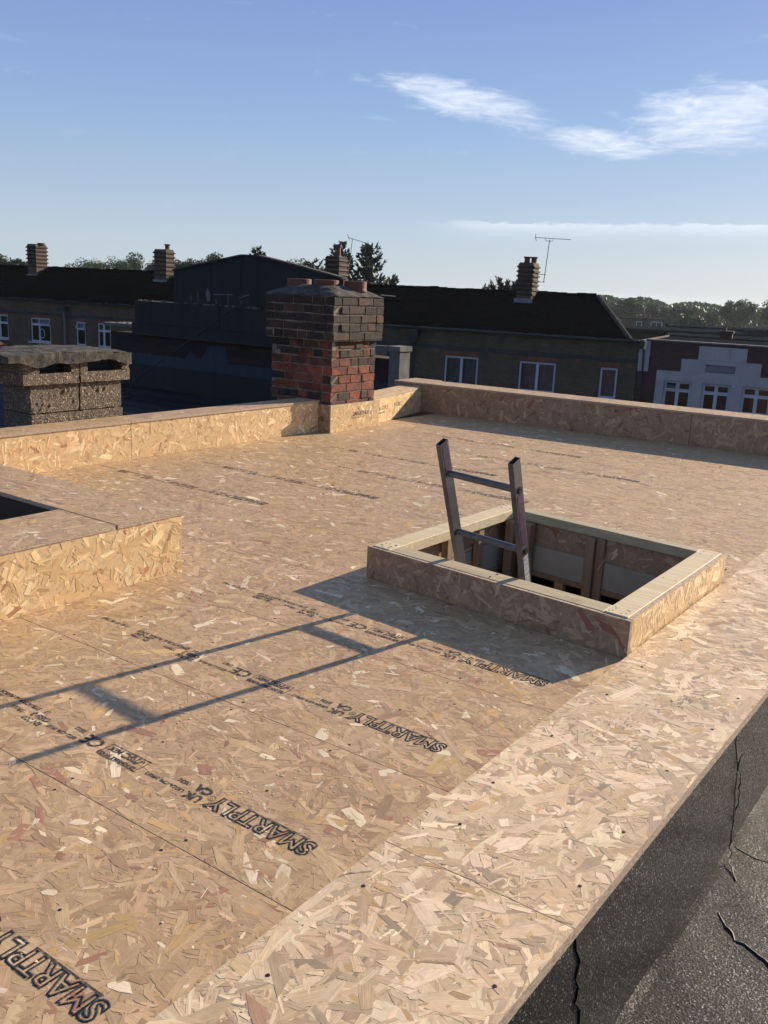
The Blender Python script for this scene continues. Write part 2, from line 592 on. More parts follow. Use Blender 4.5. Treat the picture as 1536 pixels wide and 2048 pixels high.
M['blue_membrane'] = m_dark_clad('blue_grey_membrane', (0.014, 0.023, 0.037), (0.027, 0.04, 0.058))
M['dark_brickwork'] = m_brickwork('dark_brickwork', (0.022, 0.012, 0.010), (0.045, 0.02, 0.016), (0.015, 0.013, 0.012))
M['concrete'] = m_plain('grey_concrete', (0.13, 0.13, 0.122), 0.9, var=0.5, scale=6, bmp=0.5)
M['lowroof'] = m_lowroof()
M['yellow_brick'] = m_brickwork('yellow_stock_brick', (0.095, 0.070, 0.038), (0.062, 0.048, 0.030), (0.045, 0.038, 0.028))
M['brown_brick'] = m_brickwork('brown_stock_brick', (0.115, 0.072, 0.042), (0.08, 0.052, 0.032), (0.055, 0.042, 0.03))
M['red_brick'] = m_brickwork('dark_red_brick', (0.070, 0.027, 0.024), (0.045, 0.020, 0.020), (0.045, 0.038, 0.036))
M['stack_brick'] = m_brickwork('banded_stack_brick', (0.125, 0.085, 0.058), (0.09, 0.06, 0.04), (0.065, 0.055, 0.045))
M['stack_red'] = m_brickwork('red_band_brick', (0.030, 0.014, 0.011), (0.020, 0.012, 0.010), (0.02, 0.016, 0.013))
M['soldier'] = m_brickwork('soldier_brick', (0.23, 0.07, 0.045), (0.15, 0.05, 0.035), (0.06, 0.045, 0.035), 0.225, 0.075, rot=True)
M['roof_tile'] = m_tiles('dark_roof_tile', (0.0042, 0.004, 0.004))
M['slate'] = m_plain('far_slate', (0.018, 0.024, 0.028), 0.95, spec=0.0)
M['band'] = m_plain('painted_band', (0.022, 0.031, 0.033), 0.8, var=0.4, scale=3)
M['white'] = m_plain('white_upvc', (0.46, 0.50, 0.57), 0.45, var=0.04)
M['render'] = m_plain('pale_render', (0.35, 0.34, 0.345), 0.85, var=0.14, scale=2.0)
M['render_dark'] = m_plain('grey_render_recess', (0.18, 0.18, 0.195), 0.85, var=0.12, scale=2.0)
M['glass'] = m_glass()
M['curtain'] = m_plain('net_curtain', (0.27, 0.24, 0.25), 0.9, var=0.25, scale=3)
M['room'] = m_plain('dark_room', (0.05, 0.065, 0.075), 0.9)  # bluish-grey tint stands for reflections in the panes, put into the colour
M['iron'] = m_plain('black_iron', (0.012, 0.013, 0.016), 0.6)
M['lead'] = m_plain('lead_flashing', (0.16, 0.18, 0.21), 0.6, var=0.3)
M['pipe_grey'] = m_plain('grey_downpipe', (0.13, 0.11, 0.10), 0.6)
M['asphalt'] = m_plain('asphalt', (0.05, 0.05, 0.05), 0.9)
M['grass'] = m_plain('rough_grass', (0.022, 0.036, 0.017), 0.95, spec=0.0, var=0.5, scale=0.05)
M['bark'] = m_plain('bark', (0.07, 0.055, 0.04), 0.9, bmp=0.5)
M['leaf_dark'] = m_leaf('conifer_needles', (0.018, 0.035, 0.022), (0.035, 0.06, 0.03), 0.12)
M['leaf_mid'] = m_leaf('broad_leaves', (0.022, 0.052, 0.022), (0.045, 0.082, 0.030))
M['leaf_pale'] = m_leaf('pale_leaves', (0.09, 0.13, 0.05), (0.15, 0.17, 0.07))
M['leaf_brown'] = m_leaf('russet_leaves', (0.06, 0.07, 0.03), (0.09, 0.07, 0.04))
M['plaster'] = m_plain('loft_plaster', (0.16, 0.15, 0.13), 0.9)
M['screw'] = m_plain('screw_head', (0.03, 0.022, 0.02), 0.5, 0.3)
M['chip'] = m_plain('loose_wood_dust', (0.66, 0.52, 0.34), 0.8, var=0.3, scale=60)

# ------------------------------------------------------------------ OSB panels: real flakes pressed on a slab
PAL_DECK = [((0.511, 0.35, 0.202), 34), ((0.444, 0.299, 0.168), 26), ((0.578, 0.405, 0.235), 24), ((0.389, 0.254, 0.143), 9), ((0.544, 0.359, 0.16), 8), ((0.367, 0.193, 0.117), 3), ((0.768, 0.632, 0.434), 4.5)]
PAL_EDGE = [((0.621, 0.45, 0.279), 26), ((0.718, 0.544, 0.356), 28), ((0.834, 0.66, 0.449), 20), ((0.514, 0.374, 0.237), 14), ((0.427, 0.317, 0.211), 8), ((0.563, 0.383, 0.195), 8), ((0.436, 0.277, 0.169), 2)]
PAL_WALL = [((0.734, 0.503, 0.258), 26), ((0.663, 0.446, 0.224), 22), ((0.816, 0.589, 0.318), 24), ((0.53, 0.342, 0.163), 9), ((0.459, 0.237, 0.12), 4), ((0.898, 0.694, 0.404), 16)]  # brighter and yellower OSB: sunlight on the lit faces is in these colours
PAL_SHADE = [((0.40, 0.27, 0.16), 28), ((0.34, 0.22, 0.13), 26), ((0.46, 0.32, 0.20), 22), ((0.27, 0.165, 0.10), 10), ((0.28, 0.12, 0.075), 8), ((0.56, 0.42, 0.26), 6)]  # same board darkened for faces turned from the sun: shade in the colour


def osb(name, origin, ux, uy, w, h, thick, pal, parent, dens=1500, size=1.0, seed=0, lip=None, bias=90.0, main=0.0, zmax=0.0005, quad=None):
    """board: slab below the face plane, flakes on the face. ux x uy = outward normal.
    quad: 4 (u,v) corners when the board is not a rectangle."""
    rng = np.random.default_rng(seed + 17)
    O = np.array(origin, float); U = np.array(ux, float); V = np.array(uy, float)
    U /= np.linalg.norm(U); V /= np.linalg.norm(V)
    N = np.cross(U, V)
    area = w * h
    n = max(6, int(area * dens / (size * size)))
    cx = rng.random(n) * w; cy = rng.random(n) * h
    L = np.exp(rng.normal(-3.15, 0.52, n)) * size
    W_ = L * np.clip(rng.normal(0.21, 0.13, n), 0.05, 0.6)
    small = rng.random(n) < 0.38
    L[small] *= 0.42
    W_[small] *= 0.6
    W_ = np.clip(W_, 0.0025, 0.030 * size)
    ang = np.radians(rng.normal(main, bias, n))
    # colours
    cols = np.array([p[0] for p in pal]); wt = np.array([p[1] for p in pal], float); wt /= wt.sum()
    ci = rng.choice(len(pal), n, p=wt)
    pale = ci == (len(pal) - 1)
    if pal is PAL_DECK:
        L[pale] *= 0.8
    C = cols[ci] * (1 + rng.normal(0, 0.09, (n, 1))) * (1 + rng.normal(0, 0.015, (n, 3)))
    C = np.clip(C, 0.01, 0.95)
    zb = rng.random(n) * zmax * 0.8
    if pal is PAL_DECK:
        zb[pale] = zmax * (0.5 + 0.4 * rng.random(pale.sum()))
    # 6 corners in flake space
    base = np.array([(-.5, -.42), (-.12, -.52), (.5, -.40), (.5, .42), (.1, .52), (-.5, .40)])
    pu = base[None, :, 0] + rng.normal(0, 0.05, (n, 6)); pv = base[None, :, 1] + rng.normal(0, 0.10, (n, 6))
    sk = rng.normal(0, 0.6, n)
    lu = pu * L[:, None] + pv * W_[:, None] * sk[:, None]; lv = pv * W_[:, None]
    ca, sa = np.cos(ang)[:, None], np.sin(ang)[:, None]
    X = cx[:, None] + lu * ca - lv * sa; Y = cy[:, None] + lu * sa + lv * ca
    if quad is None:
        X = np.clip(X, 0, w); Y = np.clip(Y, 0, h)
    tx = rng.normal(0, 0.006, n)[:, None]; ty = rng.normal(0, 0.006, n)[:, None]
    Z = zb[:, None] + np.clip((X - cx[:, None]) * tx + (Y - cy[:, None]) * ty, -zmax * .5, zmax * .5) + 0.0002
    Z = np.maximum(Z, 0.00015)
    if quad is not None:
        q = np.array(quad, float); s = X / w; t_ = Y / h
        s = np.clip(s, 0, 1); t_ = np.clip(t_, 0, 1)
        X = (1 - s) * (1 - t_) * q[0, 0] + s * (1 - t_) * q[1, 0] + s * t_ * q[2, 0] + (1 - s) * t_ * q[3, 0]
        Y = (1 - s) * (1 - t_) * q[0, 1] + s * (1 - t_) * q[1, 1] + s * t_ * q[2, 1] + (1 - s) * t_ * q[3, 1]
    Pt = O + X[..., None] * U + Y[..., None] * V + Z[..., None] * N
    verts = Pt.reshape(-1, 3)
    # slab
    qc = quad if quad is not None else [(0, 0), (w, 0), (w, h), (0, h)]
    sl = [O + U * a + V * b - N * thick for a, b in qc] + [O + U * a + V * b for a, b in qc]
    nv = len(verts)
    verts = np.vstack([verts, np.array(sl)])
    sf = [(3, 2, 1, 0), (4, 5, 6, 7), (0, 1, 5, 4), (1, 2, 6, 5), (2, 3, 7, 6), (3, 0, 4, 7)]
    nl = n * 6 + 24
    me = bpy.data.meshes.new(name)
    me.vertices.add(len(verts)); me.vertices.foreach_set('co', verts.astype(np.float32).ravel())
    li = np.concatenate([np.arange(n * 6), np.array(sf).ravel() + nv]).astype(np.int32)
    me.loops.add(nl); me.loops.foreach_set('vertex_index', li)
    me.polygons.add(n + 6)
    me.polygons.foreach_set('loop_start', np.concatenate([np.arange(n) * 6, n * 6 + np.arange(6) * 4]).astype(np.int32))
    me.polygons.foreach_set('loop_total', np.concatenate([np.full(n, 6), np.full(6, 4)]).astype(np.int32))
    mi = np.zeros(n + 6, np.int32); mi[n:] = 1; mi[n + 1] = 2
    me.materials.append(M['flake']); me.materials.append(M['core']); me.materials.append(M['base'])
    me.polygons.foreach_set('material_index', mi)
    ca_ = me.color_attributes.new('tone', 'FLOAT_COLOR', 'POINT')
    cc = np.ones((len(verts), 4)); cc[:n * 6, :3] = np.repeat(C, 6, axis=0)
    cc[n * 6:, :3] = np.average(cols, axis=0, weights=wt) * 0.85
    ca_.data.foreach_set('color', cc.astype(np.float32).ravel())
    uvl = me.uv_layers.new(name='grain')
    uv = np.zeros((nl, 2)); off = rng.random((n, 1)) * 40
    uv[:n * 6, 0] = (lu + off).ravel(); uv[:n * 6, 1] = (lv + off * 1.7).ravel()
    uv[n * 6:] = 0
    # the slab's own face gets plain coordinates
    for k, (a, b) in enumerate(qc):
        uv[n * 6 + 4 + k] = (a, b)
    uvl.data.foreach_set('uv', uv.astype(np.float32).ravel())
    me.polygons.foreach_set('use_smooth', np.zeros(n + 6, bool))
    me.update(calc_edges=True)
    o = bpy.data.objects.new(name, me)
    link(o, parent)
    return o


# ------------------------------------------------------------------ stamped writing
def stamp(parent, s, size, x, y, z=0.0, rot=None, outline=0.0, bold=0.0, align='LEFT', name='printed_lettering', spacing=1.0, xs=1.0):
    """flat print lying on a board. rot: 3x3 columns (text right, text up, normal)"""
    cu = bpy.data.curves.new('lettering', 'FONT')
    cu.body = s; cu.size = size; cu.align_x = align; cu.space_character = spacing
    cu.offset = bold
    if outline:
        cu.fill_mode = 'NONE'; cu.bevel_depth = outline; cu.bevel_resolution = 0
        cu.resolution_u = 3
    else:
        cu.resolution_u = 2
    tmp = bpy.data.objects.new('lettering_source', cu)
    me = bpy.data.meshes.new_from_object(tmp)
    bpy.data.objects.remove(tmp); bpy.data.curves.remove(cu)
    n = len(me.vertices)
    a = np.zeros(n * 3, np.float32); me.vertices.foreach_get('co', a); a = a.reshape(-1, 3)
    a[:, 0] *= xs
    a[:, 2] = a[:, 2] * 0.08
    R = np.array(rot if rot is not None else ((-1, 0, 0), (0, -1, 0), (0, 0, 1)), float)   # rows: right, up, normal
    b = a @ R + np.array((x, y, z))
    me.vertices.foreach_set('co', b.astype(np.float32).ravel())
    me.materials.clear(); me.materials.append(M['ink']); me.update()
    o = bpy.data.objects.new(name, me)
    link(o, parent)
    return o


def stamp_rect(parent, x0, y0, w, h, t, z, rot=None):
    R = np.array(rot if rot is not None else ((-1, 0, 0), (0, -1, 0), (0, 0, 1)), float)
    mb = MB(); O_ = np.array((x0, y0, z))
    for a0, b0, a1, b1 in ((0, 0, w, t), (0, h - t, w, h), (0, t, t, h - t), (w - t, t, w, h - t)):
        mb.poly([O_ + R[0] * a + R[1] * b for a, b in ((a0, b0), (a1, b0), (a1, b1), (a0, b1))])
    return obj('printed_border', mb, M['ink'], parent)


def print_line(parent, x, y, z=0.0010, upto=None):
    """the maker's line as stamped on each board: starts at x and runs towards -x, upside down for the camera"""
    stamp(parent, 'SMARTPLY', 0.072, x, y + 0.026, z, outline=0.0028, bold=0.002, xs=0.93, name='printed_brand_name')
    # underline shadow of the logo
    mb = MB(); mb.poly([(x - .03, y + .030, z), (x - .225, y + .030, z), (x - .225, y + .034, z), (x - .03, y + .034, z)]); obj('printed_underline', mb, M['ink'], parent)
    stamp(parent, '\u00ae', 0.03, x - 0.312, y + 0.02, z)
    stamp(parent, 'UK\nCA', 0.038, x - 0.338, y - 0.002, z, bold=0.0022, name='printed_conformity_mark').data.materials[0]
    stamp(parent, '0836', 0.021, x - 0.410, y + 0.026, z, bold=0.0008)
    stamp(parent, 'UKCA-CPR-0/F052', 0.0175, x - 0.400, y - 0.006, z, bold=0.0008)
    bx = x - 0.565
    stamp_rect(parent, bx, y + 0.030, 0.155, 0.060, 0.003, z)
    stamp(parent, '\u221aFSC', 0.034, bx - 0.012, y + 0.022, z, bold=0.0018)
    stamp(parent, 'MIX', 0.026, bx - 0.098, y + 0.020, z, bold=0.0016)
    stamp(parent, 'RESPONSIBLE WOOD', 0.0155, bx - 0.008, y - 0.014, z, bold=0.0012)
    stamp(parent, 'CE', 0.062, x - 0.735, y + 0.024, z, bold=0.002, name='printed_conformity_mark')
    stamp(parent, '0502', 0.022, x - 0.83, y + 0.030, z, bold=0.0008)
    stamp(parent, '0502-CPR-0018', 0.019, x - 0.82, y - 0.012, z, bold=0.0008)
    stamp(parent, 'OSB 3', 0.030, x - 0.96, y + 0.006, z, bold=0.0014)
    stamp(parent, 'EN 300', 0.026, x - 0.96, y - 0.024, z, bold=0.001)
    stamp(parent, 'E1', 0.022, x - 1.00, y + 0.034, z, bold=0.001)
    stamp(parent, 'STRUCTURAL FLOOR ROOF', 0.0205, x - 1.04, y + 0.030, z, bold=0.0012)
    stamp(parent, '18mm', 0.024, x - 1.065, y - 0.006, z, bold=0.001)
    stamp(parent, 'EN 13986\n2397x590', 0.022, x - 1.20, y - 0.012, z, bold=0.0012)
    stamp(parent, '11:42 07 05 T&G', 0.022, x - 1.345, y + 0.030, z, bold=0.001)


# ------------------------------------------------------------------ ground and street
ground = obj('ground', MB().box(-1200, 1200, -1200, 1600, -7.4, -7.0), M['grass'], kind='structure')
O_T = Vector((-23.171, 32.605, 0)); A_T = radians(11)


def TL(x, y, z=0.0):
    """terrace frame -> world"""
    return (O_T.x + x * cos(A_T) - y * sin(A_T), O_T.y + x * sin(A_T) + y * cos(A_T), z)


road = MB()
road.poly([TL(-90, -12, -6.996), TL(90, -12, -6.996), TL(90, -3, -6.996), TL(-90, -3, -6.996)])
obj('road', road, M['asphalt'], kind='structure')
pav = MB()
for y0, y1 in ((-3, -0.05), (-15, -12)):
    p4 = [TL(-90, y0), TL(90, y0), TL(90, y1), TL(-90, y1)]
    pav.prism([(p[0], p[1]) for p in p4], -6.99, -6.87)
obj('pavement', pav, M['concrete'], kind='structure')

# ------------------------------------------------------------------ our building below the roof
body = thing('building_body', None, None, (-3, 4, -7), kind='structure')
bw = MB()
bw.box(-5.20, -5.05, -3.0, 8.40, -7, -0.36)
bw.box(-5.05, 3.0, 8.22, 8.36, -7, -0.03)
bw.box(2.9, 3.0, -3.0, 8.22, -7, -0.45)
bw.box(-5.05, 2.9, -3.0, -2.86, -7, -0.45)
obj('outer_wall', bw, M['brown_brick'], body)
rm = MB()
rm.box(-5.05, -0.62, -2.8, 8.2, -2.82, -2.75)
rm.box(-0.70, -0.62, -2.8, 8.2, -2.75, -0.05)
rm.box(-5.04, -4.98, -2.8, 8.2, -2.75, -0.05)
rm.box(-4.97, -0.71, 6.0, 6.08, -2.75, -0.05)
rm.box(-4.97, -0.71, 0.4, 0.48, -2.75, -0.05)
obj('loft_room_lining', rm, M['plaster'], body)
jo = MB()
for k in range(16):
    y = 0.60 + 0.4 * k
    if 2.95 < y < 4.35 or 1.0 < y < 2.4:
        continue
    if y > 5.9: break
    jo.box(-4.97, -0.72, y, y + 0.047, -0.22, -0.022)
obj('roof_joist', jo, M['timber_b'], body)

# ------------------------------------------------------------------ roof deck of OSB boards
deck = thing('roof_deck', None, None, (-3, 4, 0), kind='structure')
SEAM0, PITCH = 0.049, 0.589
HX0, HX1, HY0, HY1 = -2.19, -1.09, 3.12, 4.19          # hatch opening
BX0, BX1, BY0, BY1 = -5.06, -3.20, 0.9, 2.30           # rooflight opening
XL, XR = -5.06, -1.030
rows = []
k = -3
while True:
    y0 = SEAM0 + PITCH * k
    y1 = min(y0 + PITCH, 8.10)
    if y0 > 8.05: break
    rows.append((k, y0, y1)); k += 1
rnd = random.Random(5)
sd_ = 0
for k, y0, y1 in rows:
    # butt joints, staggered
    xs = []
    x = XL + (0.9 + (k % 3) * 0.83) % 2.397
    while x < XR - 0.25:
        xs.append(x); x += 2.397
    cuts = [(HX0, HX1, HY0, HY1), (BX0, BX1, BY0, BY1)]
    pieces = [(a, b, y0, y1) for a, b in zip([XL] + xs, xs + [XR])]
    for (cx0, cx1, cy0, cy1) in cuts:
        nw = []
        for (a, b, c, d) in pieces:
            if b <= cx0 or a >= cx1 or d <= cy0 or c >= cy1:
                nw.append((a, b, c, d)); continue
            if a < cx0: nw.append((a, cx0, c, d))
            if b > cx1: nw.append((cx1, b, c, d))
            a2, b2 = max(a, cx0), min(b, cx1)
            if c < cy0: nw.append((a2, b2, c, cy0))
            if d > cy1: nw.append((a2, b2, cy1, d))
        pieces = nw
    for (a, b, c, d) in pieces:
        g = 0.0013
        a2 = a + (g if (a in xs) else 0); b2 = b - (g if (b in xs) else 0)
        c2 = c + (g if c == y0 else 0); d2 = d - (g if d == y1 else 0)
        if b2 - a2 < 0.02 or d2 - c2 < 0.02: continue
        dn = 3600 if c < 3.0 else (2600 if c < 5 else 1700)
        sd_ += 1
        osb('osb_board', (a2, c2, 0), (1, 0, 0), (0, 1, 0), b2 - a2, d2 - c2, 0.018, PAL_DECK, deck, dens=dn, seed=sd_, bias=48.0, main=-8, size=1.1, zmax=0.00035)
# dark underlay that shows through the joints
obj('breather_layer', MB().box(XL, HX0, HY0, HY1, -0.022, -0.0185).box(HX1, XR, HY0, HY1, -0.022, -0.0185).box(XL, XR, HY1, 8.1, -0.022, -0.0185)
    .box(XL, XR, BY1, HY0, -0.022, -0.0185).box(BX1, XR, -1.7, BY1, -0.022, -0.0185).box(XL, BX1, -1.7, BY0, -0.022, -0.0185), M['iron'], deck)
# stamped lines, one per board row
prints = thing('board_printing', None, None, (-2, 2, 0), kind='structure')
for i, (k, y0, y1) in enumerate(rows):
    yc = y0 + 0.178
    if k == 1: print_line(prints, -1.127, yc)
    elif k == 2: print_line(prints, -1.156, yc)
    elif k == 3: print_line(prints, -1.182, yc)
    elif k == 4: print_line(prints, -1.16, yc)
    elif k == 5: print_line(prints, -3.60, yc)
    elif k == 6: print_line(prints, -3.5, yc)
    elif k == 7: print_line(prints, -3.15, yc); print_line(prints, -1.1, yc)
    elif k == 8: print_line(prints, -2.45, yc)
    elif k == 9: print_line(prints, -3.0, yc)
    elif k == 10: print_line(prints, -2.2, yc)
    elif k == 11: print_line(prints, -2.9, yc)

# edge boards laid over the deck's right border
edge = thing('roof_edge_strip', None, None, (-0.8, 3, 0), kind='structure')
ey = [-0.9, 1.52, 3.93, 6.34, 8.10]
for i in range(4):
    y0, y1 = ey[i] + 0.001, ey[i + 1] - 0.001
    dn = 4200 if i < 2 else 2600
    osb('edge_board', (-1.036, y0, 0.018), (1, 0, 0), (0, 1, 0), 0.461, y1 - y0, 0.018, PAL_EDGE, edge, dens=dn * 1.2, size=1.3, seed=900 + i, bias=70, zmax=0.0005, main=35)
obj('deck_border_underlay', MB().box(-1.03, -0.58, -1.7, 8.1, -0.020, -0.0005), M['core'], edge)
sc_ = MB()
rr = random.Random(11)
for y in np.arange(0.4, 7.8, 0.31):
    for x in (-0.96, -0.63):
        c = (x + rr.uniform(-.02, .02), y + rr.uniform(-.05, .05), 0.0196)
        sc_.lathe(c, [(0.0001, 0.0002), (0.0042, 0.0), (0.0045, -0.001)], 8)
for kk, y0, y1 in rows:
    if y0 < 0.3 or y0 > 5: continue
    for x in np.arange(-4.6, -1.1, 0.4):
        for yy in (y0 + 0.03, y0 + 0.3, y1 - 0.03):
            if HX0 - .1 < x < HX1 + .1 and HY0 - .1 < yy < HY1 + .1: continue
            if x < -2.9 and yy < 2.6: continue
            sc_.lathe((x + rr.uniform(-.015, .015), yy, 0.0011), [(0.0001, 0.0002), (0.0038, 0.0), (0.0042, -0.001)], 8)
obj('screw_head', sc_, M['screw'], edge, kind='stuff')
# boot scuffs on the edge board (a stain of its own): dark crumbs trodden in
sm = MB()
for c0, c1, n, spread in (((-0.86, 2.42), (-0.835, 2.50), 22, 0.02), ((-0.80, 2.56), (-0.74, 2.80), 60, 0.022), ((-0.90, 2.30), (-0.86, 2.34), 14, .012), ((-0.72, 3.05), (-0.69, 3.12), 20, .02)):
    for i in range(n):
        t_ = rr.random()
        x = c0[0] + (c1[0] - c0[0]) * t_ + rr.gauss(0, spread); y = c0[1] + (c1[1] - c0[1]) * t_ + rr.gauss(0, spread)
        r_ = rr.uniform(0.001, 0.004); a = rr.random() * 6
        sm.poly([(x + r_ * cos(a + j * 2.1) * rr.uniform(.5, 1.5), y + r_ * sin(a + j * 2.1), 0.0198 + j * 0.0003) for j in range(3)])
obj('trodden_dirt', sm, M['screw'], edge, kind='stuff')

# sawdust and offcut crumbs left on the deck
dm = MB(); rr = random.Random(77)
for (cx, cy, n, sp) in ((-1.92, 1.72, 90, 0.06), (-1.45, 1.62, 60, .12), (-2.3, 2.75, 80, .3), (-1.5, 2.2, 120, .5), (-2.6, 3.9, 120, .7), (-3.4, 5.0, 120, .9), (-0.9, 1.6, 30, .1), (-1.5, 1.0, 60, .3)):
    for i in range(n):
        x = cx + rr.gauss(0, sp); y = cy + rr.gauss(0, sp)
        if x < -5 or (x < -2.85 and y < 2.65) or (-2.3 < x < -1.0 and 2.9 < y < 4.3) or x > -0.6 or y > 7.9: continue
        z = 0.0012 if x < -1.04 else 0.0195
        r_ = rr.uniform(0.0012, 0.0045); a = rr.random() * 6
        p = [(x + r_ * cos(a + j * 2.1) * rr.uniform(.4, 1.6), y + r_ * sin(a + j * 2.1)) for j in range(3)]
        dm.poly([(p[0][0], p[0][1], z), (p[1][0], p[1][1], z + .0005), (p[2][0], p[2][1], z + .001)])
obj('sawdust_crumbs', dm, M['chip'], edge, kind='stuff')

# ------------------------------------------------------------------ felt roof beside the deck
felt = thing('felt_roof', None, None, (1, 3, -0.4), kind='structure')


def fnoise(x, y, s=1.0):
    return (sin(x * 7.3 * s + y * 3.1) + sin(y * 5.7 * s - x * 4.1 + 1.3) + sin((x + y) * 11.9 * s + 2.2) * .5) / 2.5


def felt_sheet(y0, y1, lift, seed, x1=2.9):
    rg = random.Random(seed)
    path = []
    for z in np.linspace(-0.022, -0.3985, 12):
        path.append((-0.590 + (z + .022) * -0.07, z))
    for x in np.concatenate([np.linspace(-0.54, 0.9, 48), np.linspace(1.0, x1, 12)]):
        path.append((x, -0.40))
    ny = max(8, int((y1 - y0) / 0.035))
    mb = MB()
    wob = [rg.gauss(0, 0.006) for _ in path]
    for j in range(ny + 1):
        t_ = j / ny
        for i, (x, z) in enumerate(path):
            y = y0 + (y1 - y0) * t_
            if j == 0: y += wob[i] * 1.2 + 0.02 * sin(i * .33 + seed)
            if j == ny: y += 0.01 * sin(i * .5 + seed * 2)
            h = 0.004 * fnoise(x * 1.1, y * 1.3 + z * 3) + 0.0022 * fnoise(x * 3 + 5, y * 3.3 + z * 6) + 0.0015 + (0.0030 if lift > .001 else 0.0022) * max(0.0, 1 - t_ * 4) + 0.0006 * (seed % 2)
            if i < 12: mb.v.append((x + h, y, z))
            else: mb.v.append((x, y, z + h))
    n = len(path)
    for j in range(ny):
        for i in range(n - 1):
            a = j * n + i
            mb.f.append((a, a + n, a + n + 1, a + 1))
    # thickness at the lap edge
    b = len(mb.v)
    for i in range(n):
        v = mb.v[i]
        if i < 12: mb.v.append((v[0] - 0.0025, v[1] + .002, v[2]))
        else: mb.v.append((v[0], v[1] + .002, v[2] - 0.003))
    for i in range(n - 1):
        mb.f.append((i + 1, b + i + 1, b + i, i))
    o = obj('felt_sheet', mb, M['felt'], felt, smooth=False)
    return o


fy = [-2.0, -0.95, -0.05, 0.62, 1.58, 2.72, 3.70, 4.75, 5.80, 6.9, 8.2]
for i in range(len(fy) - 1):
    felt_sheet(fy[i], fy[i + 1] + 0.08, 0.0008 if i % 2 else 0.0022, i + 1)
obj('roof_slab', MB().box(-0.57, 2.95, -2.4, 8.2, -0.46, -0.415), M['asphalt'], felt)
# cracks and bitumen runs of the felt
cr = MB()


def crack(pts, w=0.0035, z=-0.389, n=7, sd=1):
    rg = random.Random(sd)
    P2 = []
    for (a, b) in zip(pts[:-1], pts[1:]):
        for i in range(n):
            t_ = i / n
            P2.append((a[0] + (b[0] - a[0]) * t_ + rg.gauss(0, .004), a[1] + (b[1] - a[1]) * t_ + rg.gauss(0, .004), a[2] + (b[2] - a[2]) * t_))
    P2.append(pts[-1])
    cr.tube(P2, [w * rg.uniform(.4, 1.3) for _ in P2], 5)


crack([(-0.575, 2.73, -0.10), (-0.562, 2.74, -0.22), (-0.562, 2.70, -0.30), (-0.54, 2.62, -0.388), (-0.48, 2.50, -0.396)], 0.002)
crack([(-0.50, 2.36, -0.396), (-0.42, 2.28, -0.396), (-0.30, 2.22, -0.396)], 0.0035, sd=2)
crack([(-0.30, 1.86, -0.396), (-0.16, 1.80, -0.396), (0.1, 1.75, -0.396)], 0.003, sd=3)
#crack([(-0.578, 1.62, -0.06), (-0.562, 1.64, -0.2), (-0.560, 1.66, -0.33)], 0.0022, sd=4)
obj('bitumen_seam', cr, M['iron'], felt, kind='stuff')

# ------------------------------------------------------------------ left parapet
par = thing('parapet', 'sunlit low OSB parapet along the left side, running up to the red chimney', 'parapet', (-5.1, 3, 0))
py = [-2.2, 1.63, 4.067, 6.06]
for i in range(3):
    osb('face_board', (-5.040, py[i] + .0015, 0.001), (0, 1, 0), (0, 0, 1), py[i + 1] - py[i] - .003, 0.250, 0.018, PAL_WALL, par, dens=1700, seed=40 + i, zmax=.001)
    osb('capping_board', (-5.250, py[i] + .0015, 0.270), (1, 0, 0), (0, 1, 0), 0.218, py[i + 1] - py[i] - .003, 0.018, PAL_DECK, par, dens=1200, seed=50 + i, bias=45, main=90)
obj('core_frame', MB().box(-5.24, -5.060, -2.2, 6.05, -0.3, 0.250), M['timber_b'], par)

# slanted length between the chimney and the far corner
par2 = thing('parapet', 'short OSB parapet between the red chimney and the far corner, crossed by a diagonal shadow', 'parapet', (-5.15, 7.3, 0))
A2 = np.array((-4.975, 6.745)); B2 = np.array((-5.235, 7.935)); d2 = (B2 - A2); L2_ = float(np.linalg.norm(d2)); d2 /= L2_; n2 = np.array((d2[1], -d2[0]))
osb('face_board', (A2[0], A2[1], 0.001), (d2[0], d2[1], 0), (0, 0, 1), L2_, 0.232, 0.018, PAL_WALL, par2, dens=1700, seed=61, zmax=.001)
c_ = A2 - n2 * 0.23
osb('capping_board', (c_[0], c_[1], 0.252), (n2[0], n2[1], 0), (d2[0], d2[1], 0), 0.236, L2_, 0.018, PAL_WALL, par2, dens=1400, seed=62)
core = MB(); q = [A2 - n2 * .02, A2 - n2 * .22, B2 - n2 * .22, B2 - n2 * .02]
core.prism([(p[0], p[1]) for p in q][::-1], -0.3, 0.232); obj('core_frame', core, M['timber_b'], par2)
rt = ((d2[0], d2[1], 0), (0, 0, 1), (n2[0], n2[1], 0))
for s_, sz, off, z in (('SMARTPLY', 0.055, 0.10, 0.115), ('0502-CPR-0018 OSB 3', 0.022, 0.08, 0.085), ('EN 300', 0.05, 0.50, 0.12), ('CE', 0.05, 0.92, 0.12), ('11:42', 0.03, 0.75, 0.10)):
    pp = A2 + d2 * off + n2 * 0.0013
    stamp(par2, s_, sz, pp[0], pp[1], z, rot=rt, bold=0.001)

